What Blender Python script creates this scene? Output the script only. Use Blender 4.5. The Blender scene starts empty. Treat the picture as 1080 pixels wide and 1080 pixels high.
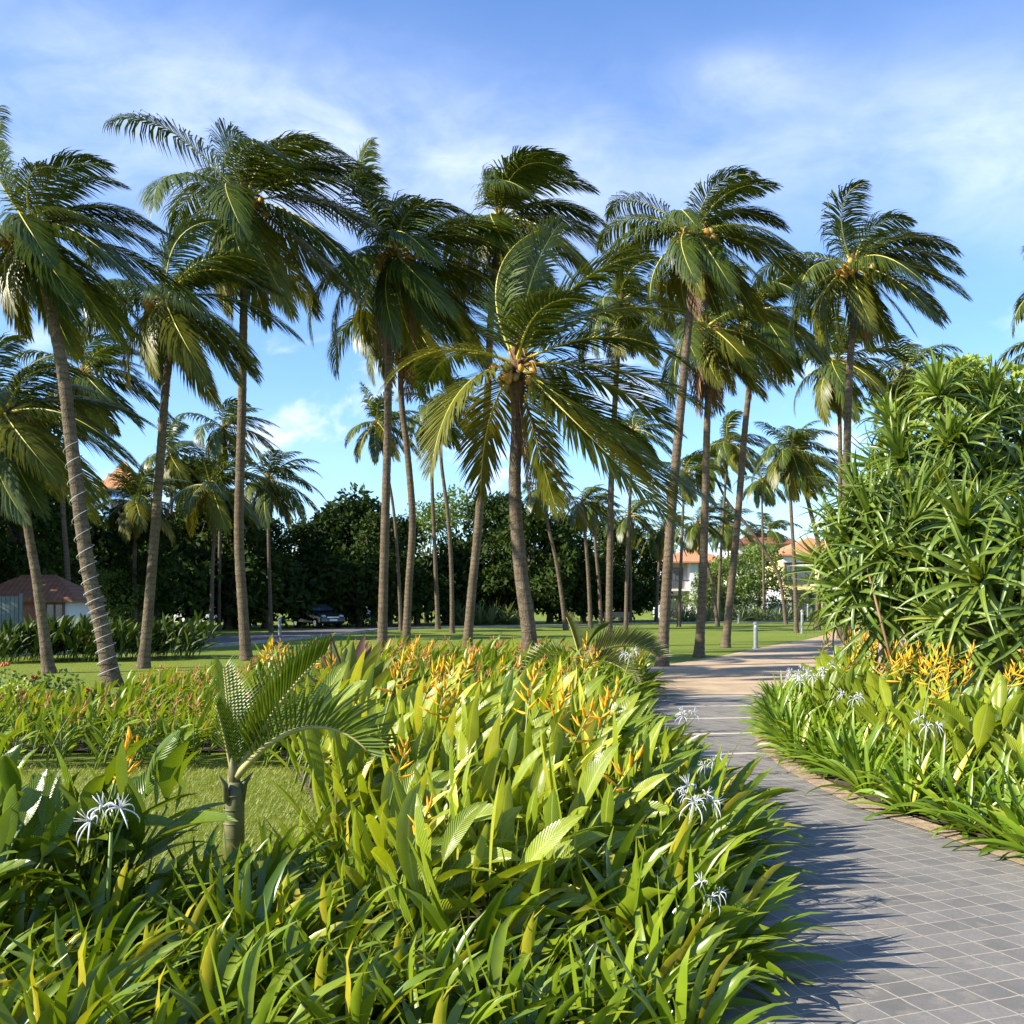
import bpy, math, random
import numpy as np
from mathutils import Vector, Matrix, Quaternion

C = bpy.context.scene.collection
R = math.radians
CAMH = 1.65
HOR = 635.0

# ------------------------------------------------------------------ camera
cam_d = bpy.data.cameras.new("camera")
cam = bpy.data.objects.new("camera", cam_d)
C.objects.link(cam)
cam.location = (0, 0, CAMH)
cam.rotation_euler = (R(90), 0, 0)
cam_d.sensor_width = 36
cam_d.lens = 36
cam_d.shift_y = (HOR - 540) / 1080
cam_d.clip_start = 0.05
cam_d.clip_end = 3000
bpy.context.scene.camera = cam

# ------------------------------------------------------------------ light
SUN_EL = 31
SUN_DIR = Vector((-0.95, -0.31, 0)).normalized() * math.cos(R(SUN_EL)) + Vector((0, 0, math.sin(R(SUN_EL))))
sl = bpy.data.lights.new("sun", 'SUN')
sl.energy = 5.0
sl.angle = R(0.5)
sl.color = (1.0, 0.93, 0.80)
so = bpy.data.objects.new("sun", sl)
so.rotation_euler = SUN_DIR.to_track_quat('Z', 'Y').to_euler()
so.location = (-30, -10, 40)
C.objects.link(so)

sc = bpy.context.scene
sc.view_settings.view_transform = 'Standard'
sc.view_settings.look = 'None'
sc.view_settings.exposure = 1.22
sc.view_settings.gamma = 1.0
sc.render.engine = 'CYCLES'
sc.cycles.max_bounces = 5
sc.cycles.diffuse_bounces = 2
sc.cycles.transmission_bounces = 3
sc.cycles.transparent_max_bounces = 4

world = bpy.data.worlds.new("World")
sc.world = world
world.use_nodes = True


def build_world():
    nt = world.node_tree
    nt.nodes.clear()
    N = lambda t, **k: nt.nodes.new(t)
    L = nt.links.new
    out = N('ShaderNodeOutputWorld')
    bg = N('ShaderNodeBackground')
    bg.inputs['Strength'].default_value = 0.082
    L(bg.outputs[0], out.inputs[0])
    sky = N('ShaderNodeTexSky')
    sky.sky_type = 'NISHITA'
    sky.sun_disc = False
    sky.sun_elevation = R(SUN_EL)
    sky.sun_rotation = math.atan2(SUN_DIR.x, SUN_DIR.y)
    sky.air_density = 1.0
    sky.dust_density = 0.15
    sky.ozone_density = 2.5
    tint = N('ShaderNodeMix'); tint.data_type = 'RGBA'; tint.blend_type = 'MULTIPLY'
    tint.inputs[0].default_value = 1.0
    L(sky.outputs[0], tint.inputs[6])
    tint.inputs[7].default_value = (0.97, 1.19, 1.52, 1)
    tc = N('ShaderNodeTexCoord')
    sep = N('ShaderNodeSeparateXYZ')
    L(tc.outputs['Generated'], sep.inputs[0])

    def M(op, a, b=None):
        n = N('ShaderNodeMath'); n.operation = op
        for i, v in ((0, a), (1, b)):
            if v is None:
                continue
            if isinstance(v, (int, float)):
                n.inputs[i].default_value = v
            else:
                L(v, n.inputs[i])
        return n.outputs[0]

    def sstep(v, lo, hi, a=0.0, b=1.0):
        n = N('ShaderNodeMapRange'); n.interpolation_type = 'SMOOTHSTEP'
        L(v, n.inputs[0])
        n.inputs[1].default_value = lo; n.inputs[2].default_value = hi
        n.inputs[3].default_value = a; n.inputs[4].default_value = b
        return n.outputs[0]
    az = M('ARCTAN2', sep.outputs[0], sep.outputs[1])
    el = M('ARCSINE', sep.outputs[2])

    def noise(sx, sy, scale, detail, rough, dist, off):
        cb = N('ShaderNodeCombineXYZ')
        # wind-drawn clouds: shear azimuth with elevation
        L(M('MULTIPLY', M('ADD', az, M('MULTIPLY', el, -0.25)), sx), cb.inputs[0])
        L(M('MULTIPLY', el, sy), cb.inputs[1])
        cb.inputs[2].default_value = off
        n = N('ShaderNodeTexNoise')
        n.inputs['Scale'].default_value = scale
        n.inputs['Detail'].default_value = detail
        n.inputs['Roughness'].default_value = rough
        n.inputs['Distortion'].default_value = dist
        L(cb.outputs[0], n.inputs['Vector'])
        return n.outputs[0]
    # thin wind-drawn veils at a few places of the sky
    big = sstep(noise(1.0, 2.0, 4.0, 6, 0.55, 0.5, 3.7), 0.30, 0.72)
    fine = sstep(noise(1.5, 3.0, 9.0, 9, 0.6, 0.7, 1.3), 0.30, 0.75)

    def spot(a, e, sa, se, w):
        u = M('DIVIDE', M('SUBTRACT', az, R(a)), R(sa)); v = M('DIVIDE', M('SUBTRACT', el, R(e)), R(se))
        return M('MULTIPLY', M('EXPONENT', M('MULTIPLY', M('ADD', M('MULTIPLY', u, u), M('MULTIPLY', v, v)), -1.0)), w)
    spots = None
    for a in ((-22, 24.0, 13, 4.4, 1.1), (-8, 23.2, 9, 4.0, 0.95), (3, 22.5, 8, 4.0, 0.7), (18, 23.0, 11, 3.8, 0.72), (13, 26.6, 3.2, 1.3, 0.75), (27, 21.5, 6, 4, 0.7), (-12, 8, 5, 2.5, 0.35), (60, 20, 25, 7, 0.8), (-70, 22, 30, 8, 0.8), (150, 25, 60, 9, 0.8)):
        g = spot(*a)
        spots = g if spots is None else M('ADD', spots, g)
    veil = M('MULTIPLY', spots, M('ADD', M('MULTIPLY', big, 0.6), M('ADD', M('MULTIPLY', fine, 0.22), 0.14)))
    # small low heaps near the horizon
    low = sstep(noise(1.6, 3.0, 5.0, 8, 0.55, 0.3, 8.2), 0.54, 0.68)
    lowb = M('MULTIPLY', sstep(el, R(3), R(7)), sstep(el, R(11), R(16), 1, 0))
    cl = M('MINIMUM', M('ADD', M('MULTIPLY', veil, 0.62), M('MULTIPLY', M('MULTIPLY', low, lowb), 0.7)), 0.9)
    mix = N('ShaderNodeMix'); mix.data_type = 'RGBA'
    L(cl, mix.inputs[0])
    L(tint.outputs[2], mix.inputs[6])
    mix.inputs[7].default_value = (6.4, 7.1, 9.0, 1)
    L(mix.outputs[2], bg.inputs[0])


build_world()

# ------------------------------------------------------------------ helpers


def px(x, y, D):
    return Vector(((x - 540) / 1080 * D, D, CAMH - (y - HOR) / 1080 * D))


def tag(o, label=None, cat=None, group=None, kind=None):
    if label: o['label'] = label
    if cat: o['category'] = cat
    if group: o['group'] = group
    if kind: o['kind'] = kind
    return o


def empty(name, loc, label=None, cat=None, group=None, rz=0.0, s=1.0):
    o = bpy.data.objects.new(name, None)
    o.empty_display_size = 0.1
    o.location = loc
    o.rotation_euler = (0, 0, rz)
    o.scale = (s, s, s)
    C.objects.link(o)
    return tag(o, label, cat, group)


def link(name, me, parent=None, loc=(0, 0, 0), rot=(0, 0, 0), s=1.0):
    o = bpy.data.objects.new(name, me)
    o.location = loc
    o.rotation_euler = rot
    o.scale = (s, s, s) if isinstance(s, (int, float)) else s
    o.parent = parent
    C.objects.link(o)
    return o


class MB:
    """collects geometry for one mesh"""

    def __init__(self):
        self.v = []; self.f = []; self.mi = []; self.r = []; self.uv = []

    def add(self, verts, faces, mi=0, rnd=0.5, uv=None):
        b = len(self.v)
        self.v.extend([tuple(p) for p in verts])
        self.f.extend([tuple(b + i for i in f) for f in faces])
        self.mi.extend([mi] * len(faces))
        if np.isscalar(rnd):
            self.r.extend([rnd] * len(verts))
        else:
            self.r.extend(list(rnd))
        self.uv.extend(uv if uv is not None else [(0.5, 0.5)] * len(verts))

    def box(self, lo, hi, mi=0):
        x0, y0, z0 = lo; x1, y1, z1 = hi
        v = [(x0, y0, z0), (x1, y0, z0), (x1, y1, z0), (x0, y1, z0), (x0, y0, z1), (x1, y0, z1), (x1, y1, z1), (x0, y1, z1)]
        f = [(0, 3, 2, 1), (4, 5, 6, 7), (0, 1, 5, 4), (1, 2, 6, 5), (2, 3, 7, 6), (3, 0, 4, 7)]
        self.add(v, f, mi)

    def tube(self, pts, rad, n=6, mi=0, cap=True, rnd=0.5, phase=0.0):
        pts = [Vector(p) for p in pts]
        if np.isscalar(rad): rad = [rad] * len(pts)
        V = []; U = []
        d = (pts[1] - pts[0]).normalized()
        a = Vector((1, 0, 0)) if abs(d.x) < 0.9 else Vector((0, 1, 0))
        s = (a - d * a.dot(d)).normalized()
        for i, p in enumerate(pts):
            if i == 0: d = (pts[1] - pts[0]).normalized()
            elif i == len(pts) - 1: d = (pts[-1] - pts[-2]).normalized()
            else: d = (pts[i + 1] - pts[i - 1]).normalized()
            s = (s - d * s.dot(d)).normalized()
            t = d.cross(s)
            for k in range(n):
                an = 2 * math.pi * k / n + phase
                V.append(p + (s * math.cos(an) + t * math.sin(an)) * rad[i])
                U.append((k / n, i / max(1, len(pts) - 1)))
        F = []
        for i in range(len(pts) - 1):
            for k in range(n):
                k2 = (k + 1) % n
                F.append((i * n + k, i * n + k2, (i + 1) * n + k2, (i + 1) * n + k))
        if cap:
            F.append(tuple(range(n))[::-1])
            F.append(tuple((len(pts) - 1) * n + k for k in range(n)))
        self.add(V, F, mi, rnd, U)

    def ball(self, c, r, n=8, m=6, mi=0, rnd=0.5, squash=(1, 1, 1), axis=None):
        V = []; F = []
        q = Vector((0, 0, 1)).rotation_difference(axis) if axis is not None else Quaternion()
        for i in range(m + 1):
            th = math.pi * i / m
            for k in range(n):
                ph = 2 * math.pi * k / n
                p = Vector((math.sin(th) * math.cos(ph) * squash[0], math.sin(th) * math.sin(ph) * squash[1], math.cos(th) * squash[2])) * r
                V.append(Vector(c) + q @ p)
        for i in range(m):
            for k in range(n):
                k2 = (k + 1) % n
                F.append((i * n + k, (i + 1) * n + k, (i + 1) * n + k2, i * n + k2))
        self.add(V, F, mi, rnd)

    def mesh(self, name, mats, smooth=True):
        me = bpy.data.meshes.new(name)
        me.from_pydata(self.v, [], self.f)
        for m in (mats if isinstance(mats, (list, tuple)) else [mats]):
            me.materials.append(m)
        me.polygons.foreach_set('material_index', self.mi)
        me.polygons.foreach_set('use_smooth', [smooth] * len(self.f))
        at = me.attributes.new('rnd', 'FLOAT', 'POINT')
        at.data.foreach_set('value', self.r)
        ul = me.uv_layers.new(name='UVMap')
        li = np.empty(len(me.loops), dtype=np.int32)
        me.loops.foreach_get('vertex_index', li)
        ul.data.foreach_set('uv', np.array(self.uv, dtype=np.float32)[li].ravel())
        me.update()
        return me

    def obj(self, name, mats, parent=None, loc=(0, 0, 0), smooth=True):
        return link(name, self.mesh(name, mats, smooth), parent, loc)


# ------------------------------------------------------------------ materials
def nodes(name):
    m = bpy.data.materials.new(name)
    m.use_nodes = True
    nt = m.node_tree
    nt.nodes.clear()
    out = nt.nodes.new('ShaderNodeOutputMaterial')
    return m, nt, out


def rgb(c):
    return (c[0], c[1], c[2], 1)


def mixc(nt, fac, a, b, blend='MIX'):
    n = nt.nodes.new('ShaderNodeMix'); n.data_type = 'RGBA'; n.blend_type = blend
    for i, v in ((0, fac), (6, a), (7, b)):
        if isinstance(v, (int, float)): n.inputs[i].default_value = v
        elif isinstance(v, tuple): n.inputs[i].default_value = rgb(v)
        else: nt.links.new(v, n.inputs[i])
    return n.outputs[2]


def mth(nt, op, a, b=None, c=None):
    n = nt.nodes.new('ShaderNodeMath'); n.operation = op
    for i, v in ((0, a), (1, b), (2, c)):
        if v is None: continue
        if isinstance(v, (int, float)): n.inputs[i].default_value = v
        else: nt.links.new(v, n.inputs[i])
    return n.outputs[0]


def ramp(nt, v, lo, hi, a=0.0, b=1.0):
    n = nt.nodes.new('ShaderNodeMapRange')
    nt.links.new(v, n.inputs[0])
    n.inputs[1].default_value = lo; n.inputs[2].default_value = hi
    n.inputs[3].default_value = a; n.inputs[4].default_value = b
    return n.outputs[0]


def noise(nt, scale, detail=3, rough=0.5, vec=None, coord='Object', dist=0.0):
    n = nt.nodes.new('ShaderNodeTexNoise')
    n.inputs['Scale'].default_value = scale
    n.inputs['Detail'].default_value = detail
    n.inputs['Roughness'].default_value = rough
    n.inputs['Distortion'].default_value = dist
    if vec is None:
        tc = nt.nodes.new('ShaderNodeTexCoord')
        vec = tc.outputs[coord]
    nt.links.new(vec, n.inputs['Vector'])
    return n.outputs[0]


def leaf_mat(name, c1, c2, trans=0.3, tcol=None, rough=0.42, tip=None, veins=0.0, c3=None, spec=0.5, midrib=None):
    m, nt, out = nodes(name)
    at = nt.nodes.new('ShaderNodeAttribute'); at.attribute_name = 'rnd'
    oi = nt.nodes.new('ShaderNodeObjectInfo')
    f = mth(nt, 'ADD', mth(nt, 'MULTIPLY', at.outputs['Fac'], 0.65), mth(nt, 'MULTIPLY', oi.outputs['Random'], 0.35))
    col = mixc(nt, f, c1, c2)
    if c3 is not None:   # occasional yellowed leaves
        col = mixc(nt, ramp(nt, at.outputs['Fac'], 0.965, 0.99), col, c3)
    uv = nt.nodes.new('ShaderNodeUVMap')
    sp = nt.nodes.new('ShaderNodeSeparateXYZ')
    nt.links.new(uv.outputs[0], sp.inputs[0])
    if tip is not None:
        col = mixc(nt, mth(nt, 'MULTIPLY', ramp(nt, sp.outputs[1], 0.86, 1.0), 0.8), col, tip)
    if midrib is not None:
        dd = mth(nt, 'ABSOLUTE', mth(nt, 'SUBTRACT', sp.outputs[0], 0.5))
        col = mixc(nt, ramp(nt, dd, 0.015, 0.06, 0.75, 0.0), col, midrib)
    nz = noise(nt, 9.0, 3, 0.6)
    col = mixc(nt, mth(nt, 'MULTIPLY', ramp(nt, nz, 0.3, 0.75), 0.35), col, tuple(x * 0.6 for x in c1))
    p = nt.nodes.new('ShaderNodeBsdfPrincipled')
    nt.links.new(col, p.inputs['Base Color'])
    p.inputs['Roughness'].default_value = rough
    p.inputs['Specular IOR Level'].default_value = spec
    tr = nt.nodes.new('ShaderNodeBsdfTranslucent')
    tc = mixc(nt, 1.0, col, tcol or (1.6, 1.5, 0.6), 'MULTIPLY')
    nt.links.new(tc, tr.inputs['Color'])
    if veins > 0:
        dd = mth(nt, 'ABSOLUTE', mth(nt, 'SUBTRACT', sp.outputs[0], 0.5))
        s = mth(nt, 'SINE', mth(nt, 'MULTIPLY', mth(nt, 'SUBTRACT', sp.outputs[1], mth(nt, 'MULTIPLY', dd, 0.35)), 150.0))
        bp = nt.nodes.new('ShaderNodeBump')
        bp.inputs['Strength'].default_value = veins
        bp.inputs['Distance'].default_value = 0.004
        nt.links.new(s, bp.inputs['Height'])
        nt.links.new(bp.outputs[0], p.inputs['Normal'])
    mx = nt.nodes.new('ShaderNodeMixShader')
    mx.inputs[0].default_value = trans
    nt.links.new(p.outputs[0], mx.inputs[1])
    nt.links.new(tr.outputs[0], mx.inputs[2])
    nt.links.new(mx.outputs[0], out.inputs[0])
    return m


def solid(name, c, rough=0.6, var=0.25, scale=6.0, metal=0.0, bump=0.0, bscale=40.0, c2=None, spec=0.4):
    m, nt, out = nodes(name)
    p = nt.nodes.new('ShaderNodeBsdfPrincipled')
    nz = noise(nt, scale, 5, 0.6)
    col = mixc(nt, ramp(nt, nz, 0.3, 0.7), tuple(x * (1 - var) for x in c), c2 or tuple(min(1, x * (1 + var)) for x in c))
    nt.links.new(col, p.inputs['Base Color'])
    p.inputs['Roughness'].default_value = rough
    p.inputs['Metallic'].default_value = metal
    p.inputs['Specular IOR Level'].default_value = spec
    if bump:
        bp = nt.nodes.new('ShaderNodeBump')
        bp.inputs['Strength'].default_value = bump
        bp.inputs['Distance'].default_value = 0.02
        nt.links.new(noise(nt, bscale, 6, 0.65), bp.inputs['Height'])
        nt.links.new(bp.outputs[0], p.inputs['Normal'])
    nt.links.new(p.outputs[0], out.inputs[0])
    return m


def trunk_mat(name, c1, c2):
    m, nt, out = nodes(name)
    tc = nt.nodes.new('ShaderNodeTexCoord')
    p = nt.nodes.new('ShaderNodeBsdfPrincipled')
    p.inputs['Roughness'].default_value = 0.9
    p.inputs['Specular IOR Level'].default_value = 0.15
    w = nt.nodes.new('ShaderNodeTexWave')
    w.wave_type = 'BANDS'; w.bands_direction = 'Z'; w.wave_profile = 'SAW'
    w.inputs['Scale'].default_value = 2.1
    w.inputs['Distortion'].default_value = 4.5
    w.inputs['Detail'].default_value = 3
    w.inputs['Detail Scale'].default_value = 2.0
    nt.links.new(tc.outputs['Object'], w.inputs['Vector'])
    n1 = noise(nt, 3.0, 6, 0.65)
    n2 = noise(nt, 30.0, 4, 0.6)
    col = mixc(nt, ramp(nt, n1, 0.3, 0.7), c1, c2)
    col = mixc(nt, ramp(nt, n2, 0.45, 0.7, 0, 0.75), col, tuple(x * 0.35 for x in c1))
    col = mixc(nt, ramp(nt, w.outputs[1], 0.6, 1.0, 0, 0.5), col, tuple(x * 0.4 for x in c1))
    nt.links.new(col, p.inputs['Base Color'])
    bp = nt.nodes.new('ShaderNodeBump'); bp.inputs['Strength'].default_value = 0.9
    bp.inputs['Distance'].default_value = 0.03
    nt.links.new(mth(nt, 'ADD', w.outputs[1], n2), bp.inputs['Height'])
    nt.links.new(bp.outputs[0], p.inputs['Normal'])
    nt.links.new(p.outputs[0], out.inputs[0])
    return m


def lawn_mat():
    m, nt, out = nodes("lawn_grass")
    p = nt.nodes.new('ShaderNodeBsdfPrincipled')
    p.inputs['Roughness'].default_value = 0.85
    p.inputs['Specular IOR Level'].default_value = 0.15
    a = noise(nt, 0.25, 4, 0.6); b = noise(nt, 3.0, 6, 0.7); c = noise(nt, 60, 4, 0.7)
    col = mixc(nt, ramp(nt, a, 0.3, 0.7), (0.165, 0.235, 0.022), (0.25, 0.285, 0.035))
    col = mixc(nt, ramp(nt, b, 0.35, 0.75, 0, 0.6), col, (0.22, 0.23, 0.035))
    col = mixc(nt, ramp(nt, c, 0.35, 0.65, 0, 0.7), col, (0.08, 0.125, 0.015))
    nt.links.new(col, p.inputs['Base Color'])
    bp = nt.nodes.new('ShaderNodeBump'); bp.inputs['Strength'].default_value = 0.8
    bp.inputs['Distance'].default_value = 0.03
    nt.links.new(noise(nt, 90, 5, 0.7), bp.inputs['Height'])
    nt.links.new(bp.outputs[0], p.inputs['Normal'])
    nt.links.new(p.outputs[0], out.inputs[0])
    return m


def paver_mat():
    m, nt, out = nodes("grey_pavers")
    p = nt.nodes.new('ShaderNodeBsdfPrincipled')
    tc = nt.nodes.new('ShaderNodeTexCoord')
    mp = nt.nodes.new('ShaderNodeMapping')
    mp.inputs['Rotation'].default_value = (0, 0, R(-20))
    nt.links.new(tc.outputs['Object'], mp.inputs[0])
    b = nt.nodes.new('ShaderNodeTexBrick')
    b.offset = 0.0
    b.inputs['Color1'].default_value = rgb((0.125, 0.117, 0.104))
    b.inputs['Color2'].default_value = rgb((0.215, 0.197, 0.168))
    b.inputs['Mortar'].default_value = rgb((0.43, 0.375, 0.285))
    b.inputs['Scale'].default_value = 1.0
    b.inputs['Mortar Size'].default_value = 0.0045
    b.inputs['Mortar Smooth'].default_value = 0.25
    b.inputs['Brick Width'].default_value = 0.165
    b.inputs['Row Height'].default_value = 0.15
    nn = nt.nodes.new('ShaderNodeTexNoise'); nn.inputs['Scale'].default_value = 5.0; nn.inputs['Detail'].default_value = 3
    nt.links.new(mp.outputs[0], nn.inputs['Vector'])
    va = nt.nodes.new('ShaderNodeVectorMath'); va.operation = 'MULTIPLY_ADD'
    nt.links.new(nn.outputs[1], va.inputs[0]); va.inputs[1].default_value = (0.016, 0.016, 0); nt.links.new(mp.outputs[0], va.inputs[2])
    nt.links.new(va.outputs[0], b.inputs['Vector'])
    col = b.outputs[0]
    n1 = noise(nt, 2.0, 5, 0.6); n2 = noise(nt, 70, 4, 0.7)
    col = mixc(nt, ramp(nt, n1, 0.35, 0.7, 0, 0.5), col, (0.25, 0.23, 0.20))
    col = mixc(nt, ramp(nt, n2, 0.4, 0.75, 0, 0.45), col, (0.10, 0.10, 0.10))
    n3 = noise(nt, 7.0, 6, 0.75)
    col = mixc(nt, ramp(nt, n3, 0.52, 0.72, 0, 0.5), col, (0.36, 0.30, 0.22))
    col = mixc(nt, ramp(nt, noise(nt, 0.9, 4, 0.6), 0.5, 0.75, 0, 0.35), col, (0.09, 0.09, 0.085))
    # pale sanded cross joints farther along the path
    sp = nt.nodes.new('ShaderNodeSeparateXYZ'); nt.links.new(tc.outputs['Object'], sp.inputs[0])
    yy = mth(nt, 'ADD', sp.outputs[1], mth(nt, 'MULTIPLY', sp.outputs[0], -0.16))
    fr = mth(nt, 'ABSOLUTE', mth(nt, 'SUBTRACT', mth(nt, 'FRACT', mth(nt, 'DIVIDE', yy, 1.65)), 0.5))
    ln = mth(nt, 'MULTIPLY', ramp(nt, fr, 0.02, 0.045, 0.8, 0.0), ramp(nt, sp.outputs[1], 9.0, 11.0))
    col = mixc(nt, ln, col, (0.60, 0.53, 0.42))
    nt.links.new(col, p.inputs['Base Color'])
    p.inputs['Roughness'].default_value = 0.75
    p.inputs['Specular IOR Level'].default_value = 0.3
    bp = nt.nodes.new('ShaderNodeBump'); bp.inputs['Strength'].default_value = 0.5
    bp.inputs['Distance'].default_value = 0.01
    h = mth(nt, 'SUBTRACT', mth(nt, 'MULTIPLY', n2, 0.4), b.outputs[1])
    nt.links.new(h, bp.inputs['Height'])
    nt.links.new(bp.outputs[0], p.inputs['Normal'])
    nt.links.new(p.outputs[0], out.inputs[0])
    return m


def tile_mat(name, c1, c2):
    m, nt, out = nodes(name)
    p = nt.nodes.new('ShaderNodeBsdfPrincipled')
    uv = nt.nodes.new('ShaderNodeTexCoord')
    w = nt.nodes.new('ShaderNodeTexWave'); w.bands_direction = 'X'
    w.inputs['Scale'].default_value = 1.6
    nt.links.new(uv.outputs['Object'], w.inputs['Vector'])
    w2 = nt.nodes.new('ShaderNodeTexWave'); w2.bands_direction = 'Z'; w2.wave_profile = 'SAW'
    w2.inputs['Scale'].default_value = 1.8
    nt.links.new(uv.outputs['Object'], w2.inputs['Vector'])
    nz = noise(nt, 2.0, 5, 0.7)
    col = mixc(nt, ramp(nt, nz, 0.3, 0.7), c1, c2)
    col = mixc(nt, ramp(nt, mth(nt, 'MULTIPLY', w.outputs[1], w2.outputs[1]), 0.0, 0.3, 0.5, 0.0), col, tuple(x * 0.4 for x in c1))
    nt.links.new(col, p.inputs['Base Color'])
    p.inputs['Roughness'].default_value = 0.8
    nt.links.new(p.outputs[0], out.inputs[0])
    return m


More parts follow.
